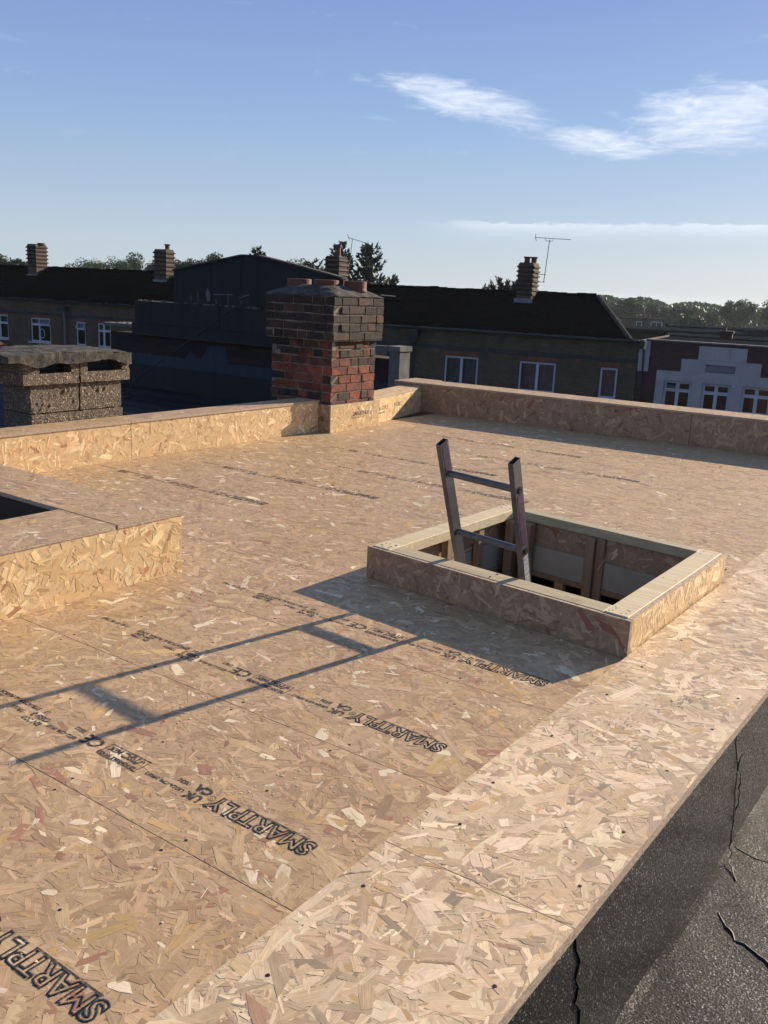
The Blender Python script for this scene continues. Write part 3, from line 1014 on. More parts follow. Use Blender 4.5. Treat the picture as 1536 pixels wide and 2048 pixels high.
# ------------------------------------------------------------------ far parapet
fp = thing('parapet', 'long OSB parapet across the far end of the roof, its near face in shadow', 'parapet', (-3, 8.1, 0))
A3 = np.array((-5.235, 7.930)); B3 = np.array((-0.57, 8.165)); d3 = B3 - A3; L3 = float(np.linalg.norm(d3)); d3 /= L3; n3 = np.array((d3[1], -d3[0]))
cuts3 = [0.0, 0.0 + 1.55, 3.02, L3]
cuts3 = [0.0, 2.74, L3]
for i in range(len(cuts3) - 1):
    a = A3 + d3 * (cuts3[i] + .002)
    w_ = cuts3[i + 1] - cuts3[i] - .004
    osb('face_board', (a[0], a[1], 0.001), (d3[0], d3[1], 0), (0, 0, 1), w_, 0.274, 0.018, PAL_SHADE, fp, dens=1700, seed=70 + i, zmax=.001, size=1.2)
    b = a + n3 * 0.008
    osb('capping_board', (b[0], b[1], 0.294), (d3[0], d3[1], 0), (-n3[0], -n3[1], 0), w_, 0.36, 0.018, PAL_DECK, fp, dens=1300, seed=80 + i, bias=45)
core = MB(); e0 = A3 - d3 * .30; q = [e0 - n3 * .02, B3 - n3 * .02, B3 - n3 * .33, e0 - n3 * .33]
core.prism([(p[0], p[1]) for p in q], -0.3, 0.270); obj('core_frame', core, M['timber_b'], fp)
a = A3 - d3 * 0.33
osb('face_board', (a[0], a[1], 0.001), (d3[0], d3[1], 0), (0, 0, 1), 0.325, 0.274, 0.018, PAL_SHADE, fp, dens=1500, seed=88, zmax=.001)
b = a + n3 * 0.008
osb('capping_board', (b[0], b[1], 0.294), (d3[0], d3[1], 0), (-n3[0], -n3[1], 0), 0.325, 0.43, 0.018, PAL_DECK, fp, dens=1300, seed=89, bias=45)

# ------------------------------------------------------------------ OSB box round the chimney foot
cb = thing('chimney_upstand', 'square OSB upstand boxed round the foot of the red brick chimney', 'upstand', (-5.2, 6.4, 0))
osb('face_board', (-4.905, 6.055, 0.001), (0, 1, 0), (0, 0, 1), 0.695, 0.235, 0.018, PAL_WALL, cb, dens=1700, seed=91, zmax=.001)
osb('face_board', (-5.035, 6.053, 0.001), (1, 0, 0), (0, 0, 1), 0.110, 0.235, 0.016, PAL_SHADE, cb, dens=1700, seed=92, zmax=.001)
rtx = ((0, 1, 0), (0, 0, 1), (1, 0, 0)); rty = ((1, 0, 0), (0, 0, 1), (0, -1, 0))
stamp(cb, 'CE', 0.045, -5.030, 6.0518, 0.10, rot=rty, bold=0.002)
stamp(cb, '0502-CPR', 0.016, -4.98, 6.0518, 0.095, rot=rty)
stamp(cb, 'SMARTPLY', 0.05, -4.9035, 6.36, 0.125, rot=rtx, bold=0.001)
stamp(cb, '0502-CPR-0018 OSB', 0.022, -4.9035, 6.33, 0.10, rot=rtx)

# ------------------------------------------------------------------ red brick chimney, brick by brick
ch = thing('brick_chimney', 'stout red brick chimney with black sooty top courses behind the left parapet', 'chimney', (-5.27, 6.37, -0.3))


def brick_mesh(L, d=0.1, h=0.062, seed=0):
    rg = random.Random(seed)
    j = lambda: rg.uniform(-.0042, .0042)
    mb = MB()
    a, b, c = L / 2, d / 2, h / 2
    e = 0.004
    # chamfered box: 12 verts per front/back ring
    pts = []
    for yy, ins in ((-b, e), (-b + e, 0), (b, 0)):
        for sx, sz in ((-1, -1), (1, -1), (1, 1), (-1, 1)):
            pts.append((sx * (a - ins) + j(), yy + j() * .6, sz * (c - ins) + j()))
    mb.v = pts
    mb.f = [(0, 1, 2, 3)]
    for r_ in (0, 4):
        for k_ in range(4):
            k2 = (k_ + 1) % 4
            mb.f.append((r_ + k_, r_ + 4 + k_, r_ + 4 + k2, r_ + k2))
    mb.f.append((11, 10, 9, 8))
    return mb.mesh('brick')


BM = {}
for key, L in (('s', 0.205), ('h', 0.098), ('q', 0.150)):
    for v in range(3):
        for mk in ('brick', 'brick_soot'):
            me = brick_mesh(L, seed=hash((key, v)) % 99 + v)
            me.materials.append(M[mk])
            BM[(key, v, mk)] = (me, L)


def lay(x0, x1, y0, y1, z, mk, rg, hcourse):
    for side in range(4):
        if side == 0: A, B, rz = (x0, y0), (x1, y0), 0
        elif side == 1: A, B, rz = (x1, y0), (x1, y1), pi / 2
        elif side == 2: A, B, rz = (x1, y1), (x0, y1), pi
        else: A, B, rz = (x0, y1), (x0, y0), -pi / 2
        A = Vector((*A, 0)); B = Vector((*B, 0)); T = (B - A); Ln = T.length; T.normalize()
        Nn = Vector((T.y, -T.x, 0))
        s = 0.0
        # the corner brick is owned alternately
        own = (side % 2 == 0) == (hcourse % 2 == 0)
        s = 0.0 if own else 0.104
        end = Ln if own else Ln - 0.104
        while end - s > 0.05:
            left = end - s
            key = rg.choice('sshshsq')
            L = BM[(key, 0, mk)][1]
            if left < L + 0.06:
                L = left - 0.004; key = 'h' if L < 0.13 else ('q' if L < 0.18 else 's')
            ps = {'brick': 0.10 + 0.5 * max(0, (z - 0.55) / 0.2), 'brick_soot': 0.96 - 0.35 * max(0, (0.86 - z) / 0.1)}[mk]
            mk2 = 'brick_soot' if rg.random() < ps else 'brick'
            me, bl = BM[(key, rg.randrange(3), mk2)]
            c = A + T * (s + L / 2) - Nn * (0.05 + rg.uniform(-.007, .002))
            o = bpy.data.objects.new('brick', me)
            o.location = (c.x, c.y, z); o.rotation_euler = (rg.uniform(-.01, .01), rg.uniform(-.012, .012), rz + rg.uniform(-.01, .01))
            o.scale = (L / bl, 1, 1)
            link(o, ch)
            s += L + 0.010


rg = random.Random(3)
zc = 0.155
cy_ = 0
while zc < 0.76:
    lay(-5.615, -4.930, 6.080, 6.690, zc, 'brick', rg, cy_)
    zc += 0.0725; cy_ += 1
zt = zc - 0.036
zc2 = zt + 0.036
while zc2 < 1.10:
    top = zc2 > 1.04
    lay(-5.660, -4.895, 6.045, 6.740, zc2, 'brick_soot', rg, cy_)
    zc2 += 0.0725; cy_ += 1
ztop = zc2 - 0.036
obj('mortar_core', MB().box(-5.609, -4.936, 6.086, 6.684, -0.30, zt).box(-5.654, -4.901, 6.051, 6.734, zt - 0.003, ztop), M['mortar'], ch)
fl = MB()
nx, nyy = 14, 12
for j in range(nyy + 1):
    for i in range(nx + 1):
        u, v = i / nx, j / nyy
        e = min(u, 1 - u, v, 1 - v) * 2
        z = ztop + 0.085 * min(1, e * 2.2) + 0.006 * fnoise(u * 9, v * 9) + 0.004
        fl.v.append((-5.664 + u * 0.773, 6.041 + v * 0.703, z))
for j in range(nyy):
    for i in range(nx):
        a = j * (nx + 1) + i
        fl.f.append((a, a + 1, a + nx + 2, a + nx + 1))
o = obj('mortar_flaunching', fl, M['cap'], ch)
for (px, py_, r_) in ((-5.50, 6.30, 0.105), (-5.22, 6.33, 0.108), (-5.05, 6.52, 0.098)):
    pot = MB()
    pot.lathe((px, py_, ztop + 0.045), [(r_ * 1.02, 0), (r_ * 1.02, 0.02), (r_, 0.025), (r_, 0.085), (r_ * 0.97, 0.088), (r_ * 0.84, 0.09), (r_ * 0.82, 0.0)], 28)
    obj('chimney_pot', pot, M['terracotta'], ch, smooth=False)
obj('metal_flue_bracket', MB().tube([(-4.92, 6.72, 1.16), (-4.86, 6.86, 1.155)], 0.006, 6), M['lead'], ch)

# ------------------------------------------------------------------ concrete vent stack, front left
vt = thing('vent_stack', 'squat pebbly concrete vent stack with a ragged grey cap on the left parapet', 'vent stack', (-5.45, 3.83, 0.2))


def rough_box(name, x0, x1, y0, y1, z0, z1, mat, amp, n=(10, 22, 8), seed=0, top_drop=0.0, edge=0.0):
    rg = random.Random(seed)
    mb = MB()
    idx = {}
    nx, ny, nz = n
    def vid(i, j, k):
        key = (i, j, k)
        if key not in idx:
            x = x0 + (x1 - x0) * i / nx; y = y0 + (y1 - y0) * j / ny; z = z0 + (z1 - z0) * k / nz
            a = amp * (0.6 + 0.8 * fnoise(y * 3 + seed, z * 4 + x * 5))
            x += rg.gauss(0, a) ; y += rg.gauss(0, a); z += rg.gauss(0, a)
            if edge:
                dy = (2 * j / ny - 1)
                z += (0.022 * (1 - dy * dy) - 0.012) * (k / nz)
                if k == nz: z -= 0.018 * max(0, 2 * i / nx - 1.3)
            if k == 0 and edge: z += edge * fnoise(y * 2.3 + seed, x * 2)
            idx[key] = len(mb.v); mb.v.append((x, y, z))
        return idx[key]
    for i in range(nx):
        for j in range(ny):
            mb.f.append((vid(i, j, nz), vid(i + 1, j, nz), vid(i + 1, j + 1, nz), vid(i, j + 1, nz)))
            mb.f.append((vid(i, j + 1, 0), vid(i + 1, j + 1, 0), vid(i + 1, j, 0), vid(i, j, 0)))
    for i in range(nx):
        for k_ in range(nz):
            mb.f.append((vid(i, 0, k_), vid(i + 1, 0, k_), vid(i + 1, 0, k_ + 1), vid(i, 0, k_ + 1)))
            mb.f.append((vid(i + 1, ny, k_), vid(i, ny, k_), vid(i, ny, k_ + 1), vid(i + 1, ny, k_ + 1)))
    for j in range(ny):
        for k_ in range(nz):
            mb.f.append((vid(nx, j, k_), vid(nx, j + 1, k_), vid(nx, j + 1, k_ + 1), vid(nx, j, k_ + 1)))
            mb.f.append((vid(0, j + 1, k_), vid(0, j, k_), vid(0, j, k_ + 1), vid(0, j + 1, k_ + 1)))
    return obj(name, mb, mat, vt, smooth=False)


rough_box('base_course', -5.60, -5.290, 3.475, 4.195, -0.3, 0.325, M['pebble'], 0.0022, (8, 30, 14), 1)
rough_box('block', -5.60, -5.297, 3.477, 3.842, 0.332, 0.515, M['pebble'], 0.0026, (8, 20, 10), 2)
rough_box('block', -5.60, -5.294, 3.852, 4.190, 0.332, 0.515, M['pebble'], 0.0026, (8, 20, 10), 3)
rough_box('head_course', -5.64, -5.272, 3.415, 3.836, 0.518, 0.588, M['pebble'], 0.002, (8, 20, 4), 4)
rough_box('head_course', -5.64, -5.270, 3.846, 4.250, 0.518, 0.588, M['pebble'], 0.002, (8, 20, 4), 5)
for (a, b, s) in ((3.418, 3.535, 6), (3.775, 3.838, 7), (3.848, 3.905, 8), (4.190, 4.248, 9)):
    rough_box('head_post', -5.63, -5.276, a, b, 0.590, 0.655, M['pebble'], 0.0018, (6, 5, 4), s)
obj('vent_mouth_back', MB().box(-5.60, -5.40, 3.54, 4.185, 0.590, 0.655), M['room'], vt)
rough_box('cap_slab', -5.70, -5.240, 3.30, 4.245, 0.652, 0.728, M['cap'], 0.0026, (12, 34, 5), 10, edge=0.028)

# clay ridge tiles on the neighbour, just left of the vent stack
rt_ = thing('clay_tiles', 'few broken red clay tiles behind the left end of the vent stack', 'roof tiles', (-6.6, 3.9, 0.3))
for i in range(4):
    q = MB().box(-.14, .14, -.09, .09, -.012, .012)
    me = q.mesh('tile'); me.materials.append(M['terracotta'])
    o = bpy.data.objects.new('tile', me)
    o.location = (-6.60 - .02 * i, 4.10 - 0.055 * i, 0.655 + .035 * i); o.rotation_euler = (-0.55, 0.25, 0.1 + .1 * i); link(o, rt_)
obj('tile_bedding', MB().box(-7.0, -6.62, 3.55, 4.05, -0.35, 0.60), M['brick'], rt_)

# ------------------------------------------------------------------ rooflight kerb, near left
rk = thing('rooflight_kerb', 'large OSB kerb round a black opening at the left edge, sunlit side facing', 'rooflight kerb', (-3.6, 1.8, 0))
KH = 0.267
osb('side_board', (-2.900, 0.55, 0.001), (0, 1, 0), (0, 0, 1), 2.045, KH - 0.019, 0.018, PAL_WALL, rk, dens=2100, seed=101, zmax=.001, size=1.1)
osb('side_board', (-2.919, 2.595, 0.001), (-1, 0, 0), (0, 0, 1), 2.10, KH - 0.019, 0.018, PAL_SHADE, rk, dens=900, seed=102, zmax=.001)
# far top board and near top board; one sits a little askew on the other as in the photograph
osb('capping_board', (-5.03, 2.262, KH), (1, 0, 0), (0, 1, 0), 2.134, 0.340, 0.018, PAL_DECK, rk, dens=2000, seed=103, bias=45, quad=[(0, 0), (2.134, 0), (2.134, 0.340), (0, 0.340)])
osb('capping_board', (-3.262, 0.55, KH + 0.0005), (1, 0, 0), (0, 1, 0), 0.366, 1.712, 0.018, PAL_DECK, rk, dens=2000, seed=104, bias=45, main=90, quad=[(0, 0), (0.366, 0), (0.366, 1.700), (0, 1.700)])
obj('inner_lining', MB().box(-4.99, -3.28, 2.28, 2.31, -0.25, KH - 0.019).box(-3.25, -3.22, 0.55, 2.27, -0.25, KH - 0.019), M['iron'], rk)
obj('opening_frame', MB().box(-3.22, -2.92, 0.55, 2.27, 0.0005, KH - 0.020).box(-4.99, -2.92, 2.312, 2.575, 0.0005, KH - 0.020), M['timber_b'], rk)

# ------------------------------------------------------------------ hatch kerb
hk = thing('hatch_kerb', 'open timber and OSB hatch kerb with the ladder standing in it', 'hatch kerb', (-1.65, 3.6, 0))
HA, HB, HC, HD = [np.array(p) for p in ((-2.270, 3.082), (-1.041, 2.966), (-1.045, 4.112), (-2.243, 4.256))]
HZ = 0.145


def inset(p, q, r_, a, b):
    """move corner q (between p and r) inwards by a from edge pq and b from edge qr"""
    e1 = (q - p) / np.linalg.norm(q - p); e2 = (r_ - q) / np.linalg.norm(r_ - q)
    n1 = np.array((-e1[1], e1[0])); n2_ = np.array((-e2[1], e2[0]))
    # intersection of offset lines
    Am = np.array([n1, n2_]); bm = np.array([n1 @ q + a, n2_ @ q + b])
    return np.linalg.solve(Am, bm)


T = 0.018
oA = inset(HD, HA, HB, T, T); oB = inset(HA, HB, HC, T, T); oC = inset(HB, HC, HD, T, T); oD = inset(HC, HD, HA, T, T)
iA = inset(HD, HA, HB, 0.113, 0.108); iB = inset(HA, HB, HC, 0.108, 0.113); iC = inset(HB, HC, HD, 0.113, 0.072); iD = inset(HC, HD, HA, 0.072, 0.113)


def wall_panel(name, p, q, z0, z1, pal, seed, parent=hk, dens=2000):
    """outside face from p to q with outward normal on the right hand"""
    d = (q - p); L = float(np.linalg.norm(d)); d /= L
    return osb(name, (p[0], p[1], z0), (d[0], d[1], 0), (0, 0, 1), L, z1 - z0, 0.0165, pal, parent, dens=dens, seed=seed, zmax=0.001, size=1.05)


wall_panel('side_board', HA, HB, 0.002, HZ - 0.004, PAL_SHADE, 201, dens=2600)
wall_panel('side_board', HB + (HC - HB) * 0.0160, HC, 0.002, HZ - 0.003, PAL_WALL, 202, dens=2600)
wall_panel('side_board', HC, HD, 0.002, HZ - 0.004, PAL_WALL, 203)
wall_panel('side_board', HD, HA + (HD - HA) * 0.016, 0.002, HZ - 0.006, PAL_WALL, 204)


def member(quad, z0, z1, name='timber_rail', mat='timber', parent=hk):
    o = obj(name, MB().prism([tuple(p) for p in quad], z0, z1), M[mat], parent)
    bevel(o, 0.002, 1)
    return o


eps = 0.0015
uA = (oB - oA) / np.linalg.norm(oB - oA)
# left and right members run through, front and far sit between them
lo = iA + (oA - iA) * 0
fl_ = np.array((iA[0], iA[1]))
# project inner-left line to the outer front line and far line
def cross(p, d, q, e):
    m_ = np.array([d, -e]).T
    s_, _t = np.linalg.solve(m_, q - p); return p + d * s_
L1 = cross(iA, iD - iA, oA, oB - oA); L2 = cross(iA, iD - iA, oD, oC - oD)
R1 = cross(iB, iC - iB, oA, oB - oA); R2 = cross(iB, iC - iB, oD, oC - oD)
sx = np.array((eps, 0))
member([oA, L1 - sx, L2 - sx, oD], HZ - 0.047, HZ)
member([R1 + sx, oB, oC, R2 + sx], HZ - 0.047, HZ + 0.001)
member([L1 + sx, R1 - sx, iB - sx, iA + sx], HZ - 0.047, HZ - 0.002, mat='timber_grey')
member([iD + sx, iC - sx, R2 - sx, L2 + sx], HZ - 0.047, HZ - 0.002, mat='timber_grey')
# inside of the shaft
def ipanel(p, q, z0, z1, pal, seed):
    return wall_panel('inner_board', p, q, z0, z1, pal, seed)
off = 0.035
jA = inset(HD, HA, HB, .06, .06); jB = inset(HA, HB, HC, .06, .06); jC = inset(HB, HC, HD, .06, .055); jD = inset(HC, HD, HA, .055, .06)
ipanel(jC, jD, 0, 0.001, PAL_SHADE, 0) if False else None


def in_face(p, q, z0, z1, pal, seed):
    d = (q - p); L = float(np.linalg.norm(d)); d /= L
    # inward facing: u runs q->p
    return osb('inner_board', (q[0], q[1], z0), (-d[0], -d[1], 0), (0, 0, 1), L, z1 - z0, 0.012, pal, hk, dens=1600, seed=seed, zmax=0.001)


for i, (p, q) in enumerate(((jA, jB), (jB, jC), (jC, jD), (jD, jA))):
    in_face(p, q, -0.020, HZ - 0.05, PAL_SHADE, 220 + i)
    d = (q - p) / np.linalg.norm(q - p); n_ = np.array((-d[1], d[0]))
    a = p + n_ * .004; b = q + n_ * .004
    obj('insulation_board', MB().prism([tuple(a), tuple(b), tuple(b - n_ * .02), tuple(a - n_ * .02)][::-1], -0.155, -0.0215), M['board_white'], hk)
    a = p + n_ * .012; b = q + n_ * .012
    obj('timber_trimmer', MB().prism([tuple(a), tuple(b), tuple(b - n_ * .05), tuple(a - n_ * .05)][::-1], -0.180, -0.1565), M['timber_b'], hk)
# studs
def stud(x0, x1, y0, y1, z0, z1, mat='timber_b', name='timber_stud'):
    bevel(obj(name, MB().box(x0, x1, y0, y1, z0, z1), M[mat], hk), 0.002, 1)
stud(-1.700, -1.655, 4.085, 4.128, -0.262, HZ - 0.049)
stud(-1.653, -1.610, 4.105, 4.130, -0.262, HZ - 0.049)
stud(-2.140, -2.095, 4.085, 4.165, -0.262, HZ - 0.049)
stud(-2.060, -2.005, 4.100, 4.160, -0.30, HZ - 0.049)
stud(-2.185, -2.150, 3.55, 3.60, -0.18, HZ - 0.049)
stud(-2.180, -2.150, 3.84, 3.89, -0.18, HZ - 0.049)
stud(-1.145, -1.108, 3.60, 3.645, -0.26, HZ - 0.049)
for x in (-1.905, -1.475):
    stud(x, x + 0.05, 4.22, 4.26, -0.275, -0.185, 'timber')
stud(-2.18, -1.10, 4.02, 4.24, -0.300, -0.278, name='timber_plate')
stud(-2.19, -1.98, 3.20, 4.01, -0.225, -0.200, 'timber_b', name='timber_shelf')
obj('cable_tail', MB().tube([(-2.06, 3.58, -0.19), (-2.03, 3.60, -0.13), (-1.99, 3.64, -0.055)], 0.003, 6), M['white'], hk)
obj('cable_tail', MB().tube([(-1.62, 4.07, -0.05), (-1.59, 4.075, 0.01)], 0.0018, 6), M['timber'], hk)
# screws and knots in the kerb
kn = MB(); rr = random.Random(4)
for p, q in ((oA, oD), (oB, oC), (oA, oB)):
    for t_ in (0.03, 0.06, .5, .93, .97):
        for w_ in (0.02, 0.07):
            d = (q - p); n_ = np.array((-d[1], d[0])) / np.linalg.norm(d)
            c = p + d * t_ + n_ * (w_ if (p is oA and q is oB) else 0) + (np.array((w_, 0)) if (q is oD) else (np.array((-w_, 0)) if q is oC else 0))
            kn.lathe((c[0], c[1], HZ + 0.0014), [(0.0001, 0.0002), (0.0035, 0.0), (0.004, -.003)], 8)
obj('nail_head', kn, M['screw'], hk, kind='stuff')

# ------------------------------------------------------------------ ladder
ld = thing('ladder', 'grey aluminium ladder with purple stickers leaning out of the open hatch', 'ladder', (-1.72, 4.45, -2.75))
LR = Vector((-1.545, 3.105, 0.265)); LL = Vector((-1.876, 3.150, 0.272))
ldir = Vector((0.030, -0.148, 0.27)).normalized()
across = (LR - LL).normalized()
fw = across.cross(ldir).normalized()           # towards -Y / up: narrow front


def rail(base, top_len, bot_len, name='ladder_rail'):
    a = base - ldir * bot_len; b = base + ldir * top_len
    mb = MB()
    w, d, t_ = 0.023, 0.046, 0.002
    for sx_, sy_, ww, dd in ((-1, 0, t_, d), (1, 0, t_, d), (0, -1, w - 2 * t_, t_), (0, 1, w - 2 * t_, t_)):
        c = across * (sx_ * (w - t_) / 2) + fw * (sy_ * (d - t_) / 2)
        A_, B_ = a + c, b + c
        pts = []
        for q in (A_, B_):
            for ux_, uy_ in ((-1, -1), (1, -1), (1, 1), (-1, 1)):
                pts.append(q + across * ux_ * ww / 2 + fw * uy_ * dd / 2)
        mb.hexa(pts)
    r = obj(name, mb, M['alu'], ld)
    mb = MB()
    pts = []
    for q in (b - ldir * 0.03, b - ldir * 0.012):
        for ux_, uy_ in ((-1, -1), (1, -1), (1, 1), (-1, 1)):
            pts.append(q + across * ux_ * (w / 2 - t_ - .0003) + fw * uy_ * (d / 2 - t_ - .0003))
    mb.hexa(pts); obj('rail_plug', mb, M['black_plastic'], r)
    return r


S = 0.305                                      # rung pitch along the rail
rl = rail(LL, 0.455, 3.33); rr_ = rail(LR, 0.44, 3.33)
for k in range(-10, 2):
    a = LL + ldir * (S * k); b = LR + ldir * (S * k)
    o = obj('rung', MB().tube([a + across * .012, b - across * .012], 0.0135, 14), M['alu'], ld, smooth=False)
    if k >= 0:
        for q, sgn in ((b, 1), (a, -1)):
            c = q + across * (sgn * 0.0118)
            mb = MB(); mb.tube([c, c + across * sgn * .003], 0.0145, 16)
            mb.tube([c + across * sgn * .003, c + across * sgn * .005], 0.009, 16)
            obj('rung_cap', mb, M['black_plastic'], o)


def sticker(base, s0, s1, side, mat, name, parent, w=0.030, out=0.0119):
    c0 = base + ldir * s0 + across * (out * side); c1 = base + ldir * s1 + across * (out * side)
    mb = MB()
    pts = []
    for q in (c0, c1):
        for ux_, uy_ in ((-1, -1), (1, -1), (1, 1), (-1, 1)):
            pts.append(q + across * ux_ * .0004 + fw * uy_ * w / 2)
    mb.hexa(pts)
    return obj(name, mb, mat, parent)


sticker(LL, 0.318, 0.450, 1, M['purple'], 'purple_sticker', rl)
sticker(LR, 0.03, 0.285, 1, M['purple'], 'purple_sticker', rr_)
st_ = sticker(LR, -0.19, -0.025, 1, M['sticker'], 'silver_sticker', rr_)
R_ = (tuple(-ldir), tuple(-fw), tuple(across))
for i in range(6):
    p = LR + ldir * (-0.05 - 0.0) + across * 0.0142 - fw * (-0.012 + i * .0)
    break
for i, tx in enumerate(('EN 131', 'MAX 150kg', 'CHECK LADDER', 'BEFORE USE', 'SET AT 75')):
    p = LR + ldir * (-0.045 - 0.026 * i) + across * 0.0127 + fw * 0.013
    stamp(rr_, tx, 0.0085 if i else 0.014, p.x, p.y, p.z, rot=(tuple(-fw), tuple(ldir), tuple(across)), name='printed_lettering')

# ------------------------------------------------------------------ neighbour: flat roof and dark building behind it
nb = thing('neighbour_flat_roof', None, None, (-10, 4, -0.4), kind='structure')
obj('roof_surface', MB().box(-19.5, -5.262, -4, 9.0, -0.45, -0.35), M['lowroof'], nb)
obj('roof_walls', MB().box(-19.4, -5.3, -3.9, 8.98, -7, -0.455), M['dark_brickwork'], nb)

db = thing('dark_building', 'near black clad building with a shallow gable top beyond the left parapet', 'building', (-9, 10, -7))
DX0, DX1 = -10.96, -5.75
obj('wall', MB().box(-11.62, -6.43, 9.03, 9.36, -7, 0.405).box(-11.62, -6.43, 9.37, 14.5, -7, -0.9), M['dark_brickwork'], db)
obj('felt_upstand', MB().box(-11.62, -6.10, 8.99, 9.026, -0.35, -0.02), M['clad2'], db)
# ragged blue-grey liquid membrane painted up the brickwork
mbm = MB(); rg = random.Random(8)
xs = np.linspace(-11.6, -6.12, 120)
tp = []
for x in xs:
    h = 0.13 + 0.015 * fnoise(x * 3, 1) + rg.gauss(0, .007)
    if -9.95 < x < -9.15: h = 0.13 + 0.22 * math.exp(-((x + 9.35) / 0.26) ** 4) + 0.12 * math.exp(-((x + 9.85) / 0.07) ** 2) + rg.gauss(0, .008)
    tp.append(h)
for i in range(len(xs) - 1):
    b = len(mbm.v)
    mbm.v += [(xs[i], 9.020, -0.02), (xs[i + 1], 9.020, -0.02), (xs[i + 1], 9.020, tp[i + 1]), (xs[i], 9.020, tp[i])]
    mbm.f.append((b, b + 1, b + 2, b + 3))
    mbm.f.append((b + 3, b + 2, b + 2, b + 3)) if False else None
obj('membrane_skirt', mbm, M['blue_membrane'], db)
# fascia boards under the cladding
for i, (a, b) in enumerate(((-11.0, -9.42), (-9.415, -8.2), (-8.195, -6.95))):
    obj('fascia_board', MB().box(a, b, 8.93 - .003 * (i % 2), 9.03, 0.415, 0.575), M['clad2'], db)
for i, (a, b) in enumerate(((DX0, -9.23), (-9.222, -7.92), (-7.912, -6.95))):
    if b > -6.2: b = -6.5
    obj('cladding_panel', MB().box(a, b, 8.955 + .004 * (i % 2), 9.35, 0.578, 0.885 - 0.02 * i * .4), M['clad'], db)
obj('coping', MB().box(-11.66, -10.98, 8.93, 9.4, 0.50, 0.54), M['concrete'], db)
# gable block
gz = [(-10.36, 1.32), (-9.60, 1.45), (-9.02, 1.545), (-8.72, 1.545), (-8.0, 1.43), (-7.28, 1.30)]
for i in range(len(gz) - 1):
    (a, za), (b, zb) = gz[i], gz[i + 1]
    g_ = 0.004
    mb = MB()
    mb.hexa([(a + g_, 9.16, 0.60), (b - g_, 9.16, 0.60), (b - g_, 9.22, 0.60), (a + g_, 9.22, 0.60), (a + g_, 9.16, za), (b - g_, 9.16, zb), (b - g_, 9.22, zb), (a + g_, 9.22, za)])
    obj('gable_panel', mb, M['clad'], db)
    mb = MB()
    mb.hexa([(a, 9.13, za + .002), (b, 9.13, zb + .002), (b, 9.24, zb + .002), (a, 9.24, za + .002), (a, 9.13, za + .024), (b, 9.13, zb + .024), (b, 9.24, zb + .024), (a, 9.24, za + .024)])
    obj('gable_capping', mb, M['cap'], db)
# pale streaks of mortar run down over the ledge
stk = MB(); rg = random.Random(21)
for (x, w_, z0, z1) in ((-9.86, .016, .90, 1.10), (-9.66, .10, .93, 1.12), (-9.5, .02, .90, .98), (-9.27, .02, .90, 1.10), (-9.02, .015, .89, 1.0), (-10.0, .01, .9, 1.05)):
    stk.poly([(x - w_ * .15, 9.157, z0), (x + w_ * .35, 9.157, z0), (x + w_ * .5, 9.157, (z0 + z1) / 2), (x - w_ * .1, 9.157, z1), (x - w_ * .5, 9.157, (z0 * .4 + z1 * .6))])
stk.poly([(-9.56, 9.157, 1.025), (-9.18, 9.157, 1.035), (-9.18, 9.157, 1.045), (-9.56, 9.157, 1.036)])
stk.poly([(-9.05, 9.157, 1.0), (-8.86, 9.157, 1.05), (-8.87, 9.157, 1.06), (-9.06, 9.157, 1.01)])
obj('mortar_streak', stk, M['concrete'], db, kind='stuff')
for x in np.linspace(-10.9, -9.1, 26):
    pass
crum = MB()
for i in range(60):
    x = rg.uniform(-11.6, -8.6); z = 0.543 if x < -11.0 else 0.885
    s_ = rg.uniform(.008, .03)
    y_ = 8.96 + rg.random() * .1
    crum.box(x, x + s_ * 1.6, y_, y_ + s_, z - .004, z + s_ * .6)
obj('loose_mortar', crum, M['concrete'], db, kind='stuff')
# end pier of the wall, right of the chimney
pr = thing('concrete_pier', 'grey concrete end pier with a coping just right of the red chimney', 'pier', (-6.3, 9.1, -7))
obj('pier_post', MB().box(-6.42, -6.265, 8.99, 9.20, -7, 0.500), M['concrete'], pr)
obj('pier_cap', MB().box(-6.44, -6.250, 8.965, 9.22, 0.503, 0.560), M['concrete'], pr)
obj('lintel', MB().box(-7.6, -6.445, 8.96, 9.02, 0.44, 0.555), M['concrete'], pr)
rod = thing('stay_rod', 'thin dark stay rod slanting from the dark building down to the flat roof', 'rod', (-9.3, 8.0, -0.35))
obj('rod_shaft', MB().tube([(-8.93, 8.95, 0.88), (-9.1, 8.78, 0.70), (-9.85, 8.05, -0.1), (-9.95, 7.95, -0.33)], 0.009, 8), M['iron'], rod)
obj('rod_foot', MB().box(-10.0, -9.9, 7.9, 8.0, -0.35, -0.335), M['iron'], rod)


